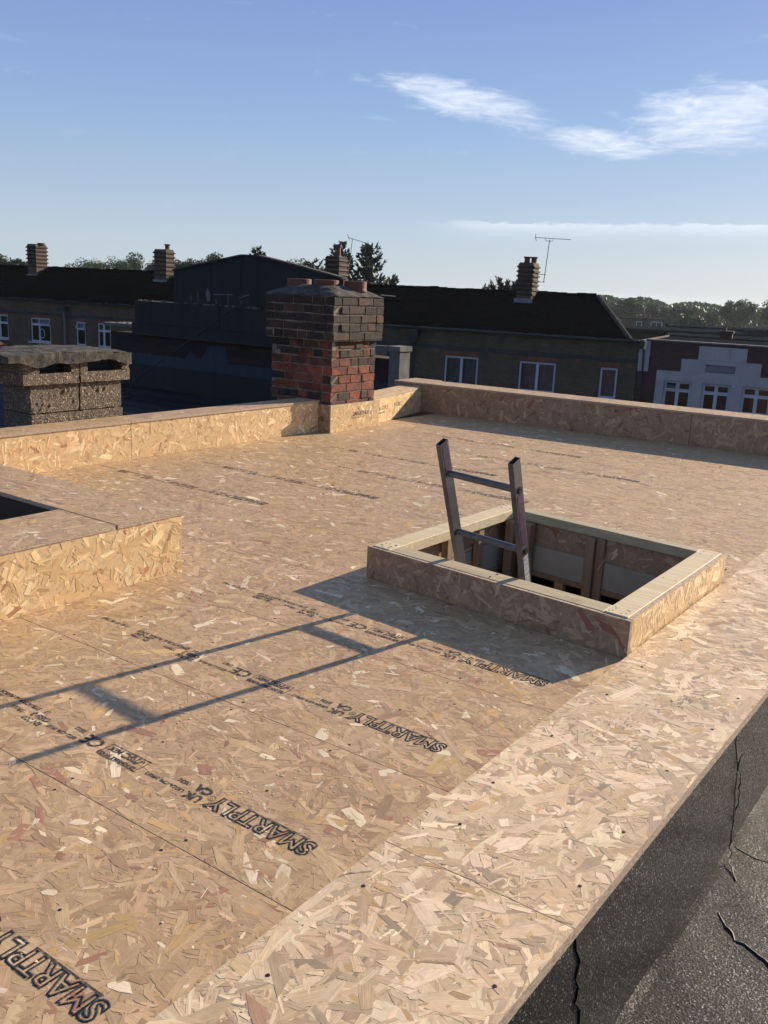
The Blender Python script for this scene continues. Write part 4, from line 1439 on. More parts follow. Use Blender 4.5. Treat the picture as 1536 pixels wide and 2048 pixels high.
# ------------------------------------------------------------------ terrace houses across the street
def facade(parent, name, mat, x0, x1, z0, z1, holes, y=0.0, depth=0.16, back=7.5):
    """front wall with real openings, reveals, and a closed back"""
    mb = MB()
    xs_ = sorted({x0, x1} | {h[0] for h in holes} | {h[1] for h in holes})
    zs_ = sorted({z0, z1} | {h[2] for h in holes} | {h[3] for h in holes})
    for a, b in zip(xs_[:-1], xs_[1:]):
        for c, d in zip(zs_[:-1], zs_[1:]):
            mx_, mz_ = (a + b) / 2, (c + d) / 2
            if any(h[0] < mx_ < h[1] and h[2] < mz_ < h[3] for h in holes): continue
            mb.poly([(a, y, c), (b, y, c), (b, y, d), (a, y, d)])
    for (a, b, c, d) in holes:
        mb.poly([(a, y, c), (a, y + depth, c), (a, y + depth, d), (a, y, d)])
        mb.poly([(b, y, d), (b, y + depth, d), (b, y + depth, c), (b, y, c)])
        mb.poly([(a, y, d), (a, y + depth, d), (b, y + depth, d), (b, y, d)])
        mb.poly([(a, y + depth, c), (a, y, c), (b, y, c), (b, y + depth, c)])
    for xx in (x0, x1):
        mb.poly([(xx, y, z0), (xx, y + back, z0), (xx, y + back, z1), (xx, y, z1)])
    mb.poly([(x1, y + back, z0), (x0, y + back, z0), (x0, y + back, z1), (x1, y + back, z1)])
    return obj(name, mb, mat, parent, local=True)


def window(parent, x0, x1, z0, z1, y, mull=(0.5,), trans=None, openv=None, curtain=0.5, fr=0.055, sill=True, half=None):
    """frame with panes; trans = height share of the transom; openv = list of (i,j) panes tilted open"""
    w = x1 - x0; h = z1 - z0
    f = MB()
    g = 0.004
    f.box(x0 + g, x0 + fr, y, y + .06, z0 + g, z1 - g); f.box(x1 - fr, x1 - g, y, y + .06, z0 + g, z1 - g)
    f.box(x0 + fr, x1 - fr, y + .001, y + .059, z1 - fr, z1 - g); f.box(x0 + fr, x1 - fr, y + .001, y + .059, z0 + g, z0 + fr)
    xcuts = [x0 + fr] + [x0 + w * m_ for m_ in mull] + [x1 - fr]
    for m_ in mull:
        xc = x0 + w * m_
        f.box(xc - fr * .5, xc + fr * .5, y + .002, y + .058, z0 + fr, z1 - fr)
    zcuts = [z0 + fr, z1 - fr]
    if trans:
        zc_ = z0 + h * trans
        zcuts = [z0 + fr, zc_, z1 - fr]
        for i in range(len(xcuts) - 1):
            a = xcuts[i] + (fr * .5 if i else 0); b = xcuts[i + 1] - (fr * .5 if i < len(xcuts) - 2 else 0)
            f.box(a, b, y + .003, y + .057, zc_ - fr * .5, zc_ + fr * .5)
    wo = obj('window', f, M['white'], parent, local=True)
    for i in range(len(xcuts) - 1):
        for j in range(len(zcuts) - 1):
            a, b = xcuts[i] + (fr * .5 if i else 0), xcuts[i + 1] - (fr * .5 if i < len(xcuts) - 2 else 0)
            c, d = zcuts[j] + (fr * .5 if j else 0), zcuts[j + 1] - (fr * .5 if j < len(zcuts) - 2 else 0)
            s = MB(); e = .026
            op = openv and (i, j) in openv
            lean = -0.16 if op else 0.0
            def yy(z): return y + .012 + (lean * (d - z) / (d - c))
            # casement
            for (p0, p1, q0, q1) in ((a, a + e, c, d), (b - e, b, c, d), (a + e, b - e, c, c + e), (a + e, b - e, d - e, d)):
                s.hexa([(p0, yy(q0) - .02, q0), (p1, yy(q0) - .02, q0), (p1, yy(q0) + .02, q0), (p0, yy(q0) + .02, q0),
                        (p0, yy(q1) - .02, q1), (p1, yy(q1) - .02, q1), (p1, yy(q1) + .02, q1), (p0, yy(q1) + .02, q1)])
            obj('sash', s, M['white'], wo, local=True)
            gm = MB(); gm.poly([(a + e, yy(c + e), c + e), (b - e, yy(c + e), c + e), (b - e, yy(d - e), d - e), (a + e, yy(d - e), d - e)])
            obj('pane', gm, M['glass'], wo, local=True)
    # curtain in folds and the room behind
    cu = MB()
    n = 26
    zc0 = z0 + h * (1 - curtain)
    for i in range(n):
        a = x0 + .01 + (w - .02) * i / n; b = x0 + .01 + (w - .02) * (i + 1) / n
        ya = y + .17 + .018 * (i % 2); yb = y + .17 + .018 * ((i + 1) % 2)
        cu.poly([(a, ya, zc0), (b, yb, zc0), (b, yb, z1 - .01), (a, ya, z1 - .01)])
    if curtain > 0: obj('curtain', cu, M['curtain'], wo, local=True)
    rb = MB()
    xa, xb, za, zb_, ya, yb_ = x0 - .25, x1 + .25, z0 - .25, z1 + .25, y + .10, y + 1.3
    rb.poly([(xa, yb_, za), (xb, yb_, za), (xb, yb_, zb_), (xa, yb_, zb_)])
    rb.poly([(xa, ya, za), (xa, yb_, za), (xa, yb_, zb_), (xa, ya, zb_)]); rb.poly([(xb, ya, za), (xb, ya, zb_), (xb, yb_, zb_), (xb, yb_, za)])
    rb.poly([(xa, ya, za), (xb, ya, za), (xb, yb_, za), (xa, yb_, za)]); rb.poly([(xa, ya, zb_), (xa, yb_, zb_), (xb, yb_, zb_), (xb, ya, zb_)])
    obj('room_backdrop', rb, M['room'], wo, local=True)
    if sill:
        obj('sill', MB().box(x0 - .06, x1 + .06, y - .20, y + .0, z0 - .05, z0 - .003), M['white'], wo, local=True)
    return wo


def ridge_chimney(parent, x0, w, y0, d, z0, z1, pots, bands, mat='stack_brick', bmat='stack_red', bz=0.2):
    c = obj('chimney', MB().box(x0, x0 + w, y0, y0 + d, z0, z1), M[mat], parent, local=True)
    for k_ in range(bands):
        z = z1 - 0.09 - bz * 0.9 * k_
        obj('brick_band', MB().box(x0 - .05, x0 + w + .05, y0 - .05, y0 + d + .05, z - .075, z), M[bmat], c, local=True)
    obj('chimney_flaunching', MB().box(x0 + .03, x0 + w - .03, y0 + .03, y0 + d - .03, z1 + .002, z1 + .05), M['cap'], c, local=True)
    for (px, pyy, r, h) in pots:
        pm = MB(); pm.lathe((px, pyy, z1 + .03), [(r * 1.1, 0), (r * .92, .05), (r * .9, h * .75), (r * 1.18, h * .8), (r * 1.18, h), (r * .8, h), (r * .75, h * .2)], 14)
        obj('chimney_pot', pm, M['terracotta'], c, local=True)
    obj('flashing', MB().box(x0 - .07, x0 + w + .07, y0 - .05, y0 - .037, z0 - .06, z0 + .13), M['lead'], c, local=True)
    return c


def tile_roof(parent, name, x0, x1, ze, zr, hipR=None, dep=3.4, over=0.25):
    """double pitch roof with sagging courses of tiles; hipR = x of the ridge end"""
    mb = MB()
    n = 14; m_ = 60
    def prof(t):           # bell-cast at the eaves
        return ze - .05 + (zr - ze + .05) * (0.95 * t + 0.05 * t ** 1.9)
    xr = hipR if hipR is not None else x1
    rows_ = []
    for i in range(n + 1):
        t = i / n
        y = -over + (dep + over) * t
        xe = x1 + (xr - x1) * (prof(t) - prof(0)) / (prof(1) - prof(0))
        rows_.append((y, prof(t), xe))
    rg_ = random.Random(int(abs(x0) * 10))
    sag = [rg_.gauss(0, .012) for _ in range(m_ + 1)]
    for i in range(n):
        for j in range(m_):
            u0, u1 = j / m_, (j + 1) / m_
            def P_(r, u, lift=0.0):
                y, z, xe = rows_[r]
                return (x0 + (xe - x0) * u, y, z + sag[int(round(u * m_))] + lift)
            # each course overlaps the one below: its lower edge stands proud
            mb.poly([P_(i, u0, .015), P_(i, u1, .015), P_(i + 1, u1, .0), P_(i + 1, u0, .0)])
            mb.poly([P_(i, u0, -.005), P_(i, u1, -.005), P_(i, u1, .015), P_(i, u0, .015)])
    # back slope
    mb.poly([(x0, dep, zr), (xr, dep, zr), (x1 - (1.75 if hipR is not None else 0), 2 * dep + over, ze), (x0, 2 * dep + over, ze)])
    if hipR is not None:
        for i in range(n):
            y0_, z0_, e0_ = rows_[i]; y1_, z1_, e1_ = rows_[i + 1]
            mb.poly([(e0_, y0_, z0_ + .02), (e0_ - 1.75 * (1 - i / n), 2 * dep - y0_, z0_ + .02), (e1_ - 1.75 * (1 - (i + 1) / n), 2 * dep - y1_, z1_ + .02), (e1_, y1_, z1_ + .02)])
    else:
        mb.poly([(x1, -over, ze), (x1, 2 * dep + over, ze), (x1, dep, zr)])
    mb.poly([(x0, 2 * dep + over, ze), (x0, -over, ze), (x0, dep, zr)])
    ro = obj(name, mb, M['roof_tile'], parent, local=True)
    rt2 = MB()
    x = x0
    while x < xr - .1:
        L = 0.42
        zz = zr + .02 + sag[min(m_, int((x - x0) / (xr - x0) * m_))]
        rt2.tube([(x, dep, zz), (x + L - .02, dep, zz + .01)], 0.085, 8)
        x += L
    obj('ridge_tiles', rt2, M['roof_tile'], ro, local=True, kind='stuff')
    if hipR is not None:
        hb = MB()
        for i in range(n):
            y0_, z0_, e0_ = rows_[i]; y1_, z1_, e1_ = rows_[i + 1]
            for s in (0, .5):
                a = Vector((e0_ + (e1_ - e0_) * s, y0_ + (y1_ - y0_) * s, z0_ + (z1_ - z0_) * s + .03))
                b = Vector((e0_ + (e1_ - e0_) * (s + .45), y0_ + (y1_ - y0_) * (s + .45), z0_ + (z1_ - z0_) * (s + .45) + .03))
                hb.tube([a, b], [0.10, 0.075], 7)
        obj('hip_tiles', hb, M['cap'], ro, local=True, kind='stuff')
    return ro


# ---- right-hand terrace
tr = thing('terrace_house', 'long yellow brick house with a dark hipped roof, right of centre', 'house', (O_T.x, O_T.y, -7), A_T)
Z7 = 7.0     # child frame starts at ground level
class Shift:
    pass
_obj = obj


def tobj(parent):
    pass


# all terrace geometry is written with z relative to the deck; lift into the empty's frame
_old_mesh = MB.mesh
LIFT = [0.0]


def _mesh(s, name, smooth=False):
    if LIFT[0]:
        s.v = [(v[0], v[1], v[2] + LIFT[0]) for v in s.v]
    return _old_mesh(s, name, smooth)


MB.mesh = _mesh
LIFT[0] = 7.0
holes_r = [(2.45, 3.93, -2.60, -1.40), (5.68, 7.19, -2.60, -1.40), (8.95, 9.63, -2.60, -1.41), (-0.9, 0.2, -2.6, -1.4), (-4.5, -3.0, -2.6, -1.4)]
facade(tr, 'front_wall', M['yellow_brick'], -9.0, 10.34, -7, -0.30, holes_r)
for h_ in holes_r[:2] + holes_r[3:]:
    window(tr, *h_, 0.06, mull=(0.5,), curtain=0.98)
    obj('lintel_soldiers', MB().box(h_[0] - .06, h_[1] + .06, -.012, .10, h_[3] + .002, h_[3] + .21), M['soldier'], tr, local=True)
window(tr, *holes_r[2], 0.06, mull=(), curtain=0.98)
obj('lintel_soldiers', MB().box(8.89, 9.69, -.012, .10, -1.408, -1.20), M['soldier'], tr, local=True)
obj('string_band', MB().box(1.25, 10.30, -.045, -.002, -1.15, -0.99), M['band'], tr, local=True)
obj('string_band', MB().box(-8.9, .85, -.045, -.002, -1.15, -0.99), M['band'], tr, local=True)
obj('gutter', MB().tube([(-9, -.22, -.33), (10.36, -.22, -.34)], 0.055, 8), M['iron'], tr, local=True)
obj('fascia', MB().box(-9, 10.34, -.16, -.004, -.36, -.27), M['band'], tr, local=True)
for x, z in ((2.06, -1.21), (8.05, -1.22), (10.02, -1.28), (4.5, -1.22)):
    obj('air_brick', MB().box(x - .10, x + .10, -.006, .02, z - .06, z + .06), M['soldier'], tr, local=True)
tile_roof(tr, 'roof', -9.0, 10.05, -0.28, 1.26, hipR=7.85, dep=3.4)
ridge_chimney(tr, 4.57, 0.66, 2.5, 0.85, 0.92, 2.47, [(4.80, 2.95, .13, .27), (5.08, 3.02, .13, .27)], 7, bz=.21)
ridge_chimney(tr, -4.71, 0.72, 2.5, 0.85, 0.92, 2.49, [(-4.28, 2.92, .14, .55)], 6, bz=.24, mat='stack_red', bmat='stack_brick')
hp = MB(); hp.box(.80, 1.28, -.32, -.01, -.66, -.42); hp.hexa([(.92, -.26, -1.0), (1.16, -.26, -1.0), (1.16, -.02, -1.0), (.92, -.02, -1.0), (.80, -.32, -.662), (1.28, -.32, -.662), (1.28, -.01, -.662), (.80, -.01, -.662)])
hd = obj('downpipe', hp, M['iron'], tr, local=True)
obj('pipe', MB().tube([(1.04, -.13, -1.0), (1.0, -.12, -1.4), (.97, -.12, -6.9)], 0.07, 8), M['iron'], hd, local=True)
obj('pipe_swan_neck', MB().tube([(1.15, -.2, -.42), (1.22, -.2, -.36)], 0.07, 8), M['iron'], hd, local=True)

# aerial on the right chimney
LIFT[0] = 0.0
ae = thing('tv_aerial', 'thin television aerial standing on a mast beside the right-hand ridge chimney', 'aerial', TL(5.55, 3.1, 1.7), A_T)


def L_(x, y, z):
    return (x - 5.55, y - 3.1, z - 1.7)


ao = MB().tube([L_(5.55, 3.1, 1.74), L_(5.66, 3.1, 3.49)], 0.016, 6)
obj('mast', ao, M['iron'], ae, local=True)
obj('boom', MB().tube([L_(5.03, 3.1, 3.57), L_(6.56, 3.1, 3.51)], 0.012, 6), M['iron'], ae, local=True)
obj('reflector', MB().tube([L_(5.07, 3.0, 3.70), L_(5.02, 3.15, 3.57), L_(5.06, 3.2, 3.43)], 0.012, 5), M['iron'], ae, local=True)
for i in range(14):
    x = 5.2 + i * .1
    z = 3.563 - (x - 5.03) * .039
    obj('director', MB().tube([L_(x, 2.96, z), L_(x, 3.24, z)], 0.005, 4), M['iron'], ae, local=True)
obj('mast_clamp', MB().tube([L_(5.46, 3.1, 3.53), L_(5.50, 3.1, 3.44), L_(5.78, 3.1, 3.43), L_(5.82, 3.1, 3.51)], 0.010, 5), M['iron'], ae, local=True)
obj('wall_bracket', MB().tube([L_(5.17, 3.3, 2.07), L_(5.62, 3.1, 2.06)], 0.012, 5).tube([L_(5.17, 3.3, 1.75), L_(5.60, 3.1, 1.76)], 0.012, 5), M['iron'], ae, local=True)
ae2 = thing('tv_aerial', 'small television aerial leaning in front of the dark conifers behind the red chimney', 'aerial', TL(-3.9, 3.4, 2.6), A_T)
obj('mast', MB().tube([(0, 0, -.3), (.1, 0, .75)], 0.014, 6), M['iron'], ae2, local=True)
obj('boom', MB().tube([(-.12, 0, .82), (.95, 0, .55)], 0.012, 5), M['iron'], ae2, local=True)
obj('reflector', MB().tube([(-.12, -.1, .96), (-.10, .1, .70)], 0.012, 5), M['iron'], ae2, local=True)

# ---- left-hand terrace
LIFT[0] = 7.0
tl = thing('terrace_house', 'brown brick house with a long dark roof and two banded chimneys, far left', 'house', (O_T.x, O_T.y, -7), A_T)
holes_l = [(-23.3, -22.16, -2.28, -1.03), (-20.60, -19.22, -2.30, -1.07), (-17.54, -16.91, -2.30, -1.12), (-16.15, -15.3, -2.30, -1.11), (-27.0, -25.6, -2.3, -1.05)]
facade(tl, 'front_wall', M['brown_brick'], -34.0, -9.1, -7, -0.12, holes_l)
window(tl, *holes_l[0], 0.06, mull=(0.45,), trans=0.66, curtain=0.4)
w1 = window(tl, *holes_l[1], 0.06, mull=(0.42,), trans=0.72, openv=[(1, 1)], curtain=0.25)
window(tl, *holes_l[2], 0.06, mull=(), trans=0.70, openv=[(0, 1)], curtain=0.3)
window(tl, *holes_l[3], 0.06, mull=(0.45,), trans=0.68, curtain=0.3)
window(tl, *holes_l[4], 0.06, mull=(0.5,), trans=0.7, curtain=0.5)
# ring-shaped ornament in the window
rgm = MB(); n = 22
rgm.tube([(-19.86 + .17 * cos(2 * pi * i / n), 0.05, -1.86 + .23 * sin(2 * pi * i / n)) for i in range(n + 1)], .018, 6, caps=False)
obj('window_ornament', rgm, M['white'], tl, local=True)
for h_ in holes_l:
    obj('lintel_soldiers', MB().box(h_[0] - .05, h_[1] + .05, -.010, .10, h_[3] + .002, h_[3] + .16), M['soldier'], tl, local=True)
obj('string_band', MB().box(-34, -18.3, -.045, -.002, -0.90, -0.77), M['band'], tl, local=True)
obj('string_band', MB().box(-17.98, -9.2, -.045, -.002, -0.90, -0.77), M['band'], tl, local=True)
obj('fascia', MB().box(-34, -9.1, -.10, -.004, -.20, -.11), M['iron'], tl, local=True)
obj('gutter', MB().tube([(-34, -.20, -.15), (-9.1, -.20, -.17)], 0.05, 8), M['iron'], tl, local=True)
tile_roof(tl, 'roof', -34.0, -9.1, -0.10, 1.43, dep=3.4)
ridge_chimney(tl, -23.14, 0.63, 2.5, 0.80, 0.96, 2.63, [(-22.6, 3.0, .2, .09)], 6, bz=.22)
ridge_chimney(tl, -14.56, 0.74, 2.5, 0.66, 0.98, 2.56, [(-14.0, 2.85, .13, .28)], 6, bz=.24)
hp = MB(); hp.box(-18.42, -17.95, -.30, -.01, -.62, -.40)
hd = obj('downpipe', hp, M['iron'], tl, local=True)
obj('pipe', MB().tube([(-18.2, -.13, -.62), (-18.14, -.12, -1.0), (-18.12, -.12, -6.9)], 0.065, 8), M['pipe_grey'], hd, local=True)

# ---- red brick building with the stepped white surround
rb_ = thing('red_brick_building', 'dark red brick building with a stepped pale surround over its windows, far right', 'building', (O_T.x, O_T.y, -7), A_T)
holes_b = [(11.40, 12.42, -2.75, -1.70), (12.80, 13.80, -2.75, -1.71), (14.20, 15.22, -2.75, -1.71)]
# piers and mullion walls in render stand proud of the brick
facade(rb_, 'front_wall', M['red_brick'], 10.36, 24.0, -7, -0.27, [(11.2, 15.6, -3.2, -1.52)], y=0.0, depth=.02)
sr = MB()
def slab(mb, x0, x1, z0, z1, hs=(), y0=-.05, y1=.30):
    xs_ = sorted({x0, x1} | {h[0] for h in hs} | {h[1] for h in hs}); zs_ = sorted({z0, z1} | {h[2] for h in hs} | {h[3] for h in hs})
    for a, b in zip(xs_[:-1], xs_[1:]):
        for c, d in zip(zs_[:-1], zs_[1:]):
            if any(h[0] < (a + b) / 2 < h[1] and h[2] < (c + d) / 2 < h[3] for h in hs): continue
            mb.poly([(a, y0, c), (b, y0, c), (b, y0, d), (a, y0, d)])
    for (a, b, c, d) in list(hs):
        mb.poly([(a, y0, c), (a, y1, c), (a, y1, d), (a, y0, d)]); mb.poly([(b, y0, d), (b, y1, d), (b, y1, c), (b, y0, c)])
        mb.poly([(a, y0, d), (a, y1, d), (b, y1, d), (b, y0, d)]); mb.poly([(a, y1, c), (a, y0, c), (b, y0, c), (b, y1, c)])
    for (xx) in (x0, x1):
        mb.poly([(xx, y0, z0), (xx, y1, z0), (xx, y1, z1), (xx, y0, z1)])
    mb.poly([(x0, y0, z1), (x1, y0, z1), (x1, y1, z1), (x0, y1, z1)])
slab(sr, 11.10, 15.75, -3.3, -1.345, [(a, b, c, d) for a, b, c, d in holes_b])
su = obj('stepped_surround', sr, M['render'], rb_, local=True)
s2 = MB(); slab(s2, 11.96, 14.76, -1.343, -0.862, [(12.84, 13.88, -1.30, -1.02)], y0=-.048, y1=.0); obj('surround_step', s2, M['render'], rb_, local=True)
s2 = MB(); s2.box(12.85, 13.87, -.022, -.003, -1.295, -1.025); s2.box(12.95, 13.77, -.05, -.0225, -1.25, -1.07); obj('recessed_panel', s2, M['render_dark'], rb_, local=True)
for a, b in ((12.54, 13.08), (13.086, 13.64), (13.646, 14.22)):
    obj('surround_top_block', MB().box(a, b, -.052, -.002, -0.858, -0.36), M['render'], rb_, local=True)
obj('surround_moulding', MB().box(12.80, 13.92, -.075, -.0485, -1.015, -0.985), M['render'], rb_, local=True)
window(rb_, *holes_b[0], 0.10, mull=(0.5,), trans=0.66, openv=[(0, 1)], curtain=0.0, sill=False, fr=.07)
window(rb_, *holes_b[1], 0.10, mull=(0.5,), trans=0.66, curtain=0.0, sill=False, fr=.07)
window(rb_, *holes_b[2], 0.10, mull=(0.5,), trans=0.66, curtain=0.0, sill=False, fr=.07)
obj('coping', MB().box(10.60, 24.1, -.06, .30, -0.268, -0.215), M['concrete'], rb_, local=True)
obj('flat_roof', MB().box(10.4, 24, .30, 7.4, -.42, -.34), M['slate'], rb_, local=True)
pl = obj('pale_pilaster', MB().box(10.37, 10.76, -.07, -.003, -1.43, -0.30), M['render'], rb_, local=True)
obj('pilaster_cap', MB().box(10.35, 10.78, -.09, -.072, -0.83, -0.76), M['render'], pl, local=True)
obj('rain_hopper', MB().box(10.38, 10.58, -.20, -.073, -.60, -.30), M['iron'], pl, local=True)
obj('rain_pipe', MB().tube([(10.55, -.12, -.6), (10.57, -.11, -1.3), (10.57, -.1, -6.9)], .035, 8), M['iron'], pl, local=True)
obj('overflow_pipe', MB().tube([(10.56, -.16, -.30), (10.63, -.22, -.32), (10.60, -.22, -.60)], .05, 8), M['timber'], pl, local=True)
obj('alarm_box', MB().box(13.86, 13.96, -.09, -.052, -1.78, -1.70), M['white'], rb_, local=True)
LIFT[0] = 0.0


# ------------------------------------------------------------------ far roofs and house at the right
def pol(azd, dist, z=0.0):
    a = radians(azd)
    return (sin(a) * dist, cos(a) * dist, z)


def far_block(label, azc, dist, w, d, z1, mat, name='far_building', roofmat='slate', parts=None):
    b = thing(name, label, 'building', pol(azc, dist, -7), -radians(azc) + 0.12)
    obj('wall', MB().box(-w / 2, w / 2, 0, d, 0, z1 + 7), M[mat], b, local=True)
    obj('roof_slab', MB().box(-w / 2 - .2, w / 2 + .2, -.2, d + .2, z1 + 7.003, z1 + 7.25), M[roofmat], b, local=True)
    return b


fb = far_block('small red brick house with two white windows among the trees, far right', -20.4, 190, 8.0, 7, -2.6, 'red_brick', 'brick_house')
for (x, w_, h_) in ((-1.3, 1.1, 1.5), (2.0, 2.2, 1.6)):
    wm = MB()
    f_ = .14
    wm.box(x - w_ / 2, x + w_ / 2, -.12, -.02, 2.55, 2.55 + f_); wm.box(x - w_ / 2, x + w_ / 2, -.12, -.02, 2.55 + h_ - f_, 2.55 + h_)
    n_ = 1 if w_ < 1.5 else 2
    for i in range(n_ + 1):
        xx = x - w_ / 2 + (w_ - f_) * i / n_
        wm.box(xx, xx + f_, -.122, -.018, 2.55 + f_, 2.55 + h_ - f_)
    wo = obj('window', wm, M['white'], fb, local=True)
    obj('pane', MB().box(x - w_ / 2 + .05, x + w_ / 2 - .05, -.06, -.05, 2.6, 2.5 + h_), M['glass'], wo, local=True)
for (x) in (-.4, .6):
    obj('chimney_pot', MB().lathe((x, 1, 4.6), [(.25, 0), (.22, .8), (.28, .82), (.28, 1.0)], 10), M['terracotta'], fb, local=True)
b2 = far_block('long low dark slate roof just behind the hipped house', -18.9, 78, 11.5, 8, -1.3, 'slate')
b3 = far_block('lower dark roof behind the stepped pale surround', -15.8, 68, 7.0, 6, -1.35, 'slate')
b4 = far_block('long dark roof with a thin pale edge in front of the russet trees', -15.4, 96, 12.0, 6, -1.35, 'slate')
fc = thing('brick_chimney', 'dark brick chimney with a thin rod rising over the red brick building', 'chimney', pol(-15.9, 55, -7), 0.2)
obj('stack', MB().box(-.30, .34, -.3, .3, 0, 6.62), M['dark_brickwork'], fc, local=True)
obj('stack_cap', MB().box(-.36, .40, -.36, .36, 6.625, 6.75), M['dark_brickwork'], fc, local=True)
obj('chimney_pot', MB().lathe((-.1, 0, 6.75), [(.12, 0), (.10, .2), (.13, .21)], 10), M['terracotta'], fc, local=True)
obj('rod', MB().tube([(.48, 0, 5.4), (.52, 0, 6.7)], .012, 5), M['iron'], fc, local=True)


# ------------------------------------------------------------------ trees
def leaf_mesh(pts, dirs, size, rng, name='crown', elong=1.0):
    """one small quad per point"""
    n = len(pts)
    a = rng.normal(size=(n, 3)); a /= np.linalg.norm(a, axis=1)[:, None]
    if dirs is not None:
        a = dirs
    b = rng.normal(size=(n, 3)); b -= (b * a).sum(1)[:, None] * a; b /= np.linalg.norm(b, axis=1)[:, None] + 1e-9
    s = size * rng.uniform(0.5, 1.3, (n, 1))
    A_ = a * s * elong; B_ = b * s * 0.55
    V = np.stack([pts - A_ * .5, pts + B_ * .5, pts + A_ * .5, pts - B_ * .5], 1).reshape(-1, 3)
    me = bpy.data.meshes.new(name)
    me.vertices.add(n * 4); me.vertices.foreach_set('co', V.astype(np.float32).ravel())
    me.loops.add(n * 4); me.loops.foreach_set('vertex_index', np.arange(n * 4, dtype=np.int32))
    me.polygons.add(n); me.polygons.foreach_set('loop_start', (np.arange(n) * 4).astype(np.int32)); me.polygons.foreach_set('loop_total', np.full(n, 4, np.int32))
    me.update(calc_edges=True)
    return me


def broad_tree(azd, dist, ztop, rad, label, mat='leaf_mid', seed=1, n=4500, leaf=0.32, zbase=-7.0, group=None, name='broadleaf_tree', flat=0.75):
    rng = np.random.default_rng(seed)
    ztop += 0.007 * dist if azd < -25 else 0.0
    x, y, _ = pol(azd, dist)
    t = thing(name, label, 'tree', (x, y, zbase), group=group)
    Ht = ztop - zbase
    cz = Ht - rad * flat
    nb_ = 16
    cen = rng.normal(size=(nb_, 3)); cen /= np.linalg.norm(cen, axis=1)[:, None]
    cen *= rng.uniform(0.35, 0.85, (nb_, 1)) * np.array([rad, rad, rad * flat]); cen[:, 2] = np.abs(cen[:, 2]) * np.where(rng.random(nb_) < .75, 1, -.6)
    cen[:, 2] += cz
    tk = MB()
    tk.tube([(0, 0, 0), (rng.normal(0, .1), 0, Ht * .3), (rng.normal(0, .2), rng.normal(0, .2), cz)], [rad * .09, rad * .07, rad * .045], 8)
    for c in cen[:10]:
        s0 = np.array((0, 0, Ht * rng.uniform(.3, .5)))
        mid = (s0 + c) / 2 + rng.normal(0, .2, 3)
        tk.tube([s0, mid, c], [rad * .035, rad * .022, rad * .008], 5)
    obj('trunk', tk, M['bark'], t, local=True)
    k_ = rng.integers(0, nb_, n)
    r = rad * rng.uniform(.25, .48, nb_)[k_] * (rng.random(n) ** (1 / 2.2))
    d = rng.normal(size=(n, 3)); d /= np.linalg.norm(d, axis=1)[:, None]
    pts = cen[k_] + d * r[:, None] * np.array([1, 1, .8])
    me = leaf_mesh(pts, None, leaf, rng)
    me.materials.append(M[mat])
    o = bpy.data.objects.new('crown', me); link(o, t, local=True)
    return t


def conifer(azd, dist, ztop, rad, label, seed=1, zbase=-7.0, top_only=9.0, upturn=0.5, leaf=0.22, dens=1.0, lean=0.0, name='conifer_tree'):
    rng = np.random.default_rng(seed)
    x, y, _ = pol(azd, dist)
    t = thing(name, label, 'tree', (x, y, zbase))
    Ht = ztop - zbase
    tk = MB(); tk.tube([(0, 0, 0), (lean * .5, 0, Ht * .6), (lean, 0, Ht * .98)], [.28, .16, .015], 8)
    P_, D_ = [], []
    zz = Ht - 0.3
    while zz > Ht - top_only:
        frac = (Ht - zz) / top_only
        nb2 = 5 if frac < .15 else 7
        for i in range(nb2):
            a = rng.random() * 2 * pi
            L = rad * (0.10 + 0.95 * frac ** .8) * rng.uniform(.6, 1.2)
            dirh = np.array((cos(a), sin(a), 0))
            z0 = zz + rng.uniform(-.15, .15)
            pts_ = []
            m_ = 7
            for s in range(m_ + 1):
                u = s / m_
                p = dirh * L * u + np.array((lean * (z0 / Ht), 0, z0 - L * .30 * sin(pi * u * .8) + upturn * L * u ** 2.2))
                pts_.append(p)
            tk.tube(pts_, [0.035 * (1 - s / (m_ + 1)) * (L / 2 + .4) for s in range(m_ + 1)], 4, caps=False)
            nn = int(26 * L * dens) + 6
            u = rng.random(nn) ** .8
            idx = np.clip((u * m_).astype(int), 0, m_ - 1)
            pa = np.array(pts_); f = (u * m_ - idx)[:, None]
            q = pa[idx] * (1 - f) + pa[idx + 1] * f
            tang = pa[idx + 1] - pa[idx]; tang /= np.linalg.norm(tang, axis=1)[:, None] + 1e-9
            sidev = np.cross(tang, (0, 0, 1.0)); sgn = np.where(rng.random(nn) < .5, -1, 1)[:, None]
            dd = tang * .75 + sidev * sgn * rng.uniform(.2, .9, (nn, 1)) + rng.normal(0, .25, (nn, 3)) + np.array((0, 0, -.12))
            dd /= np.linalg.norm(dd, axis=1)[:, None]
            P_.append(q + dd * leaf * .5); D_.append(dd)
        zz -= 0.22 + .10 * frac
    obj('trunk', tk, M['bark'], t, local=True)
    me = leaf_mesh(np.vstack(P_), np.vstack(D_), leaf, rng, elong=1.7)
    me.materials.append(M['leaf_dark'])
    o = bpy.data.objects.new('crown', me); link(o, t, local=True)
    return t


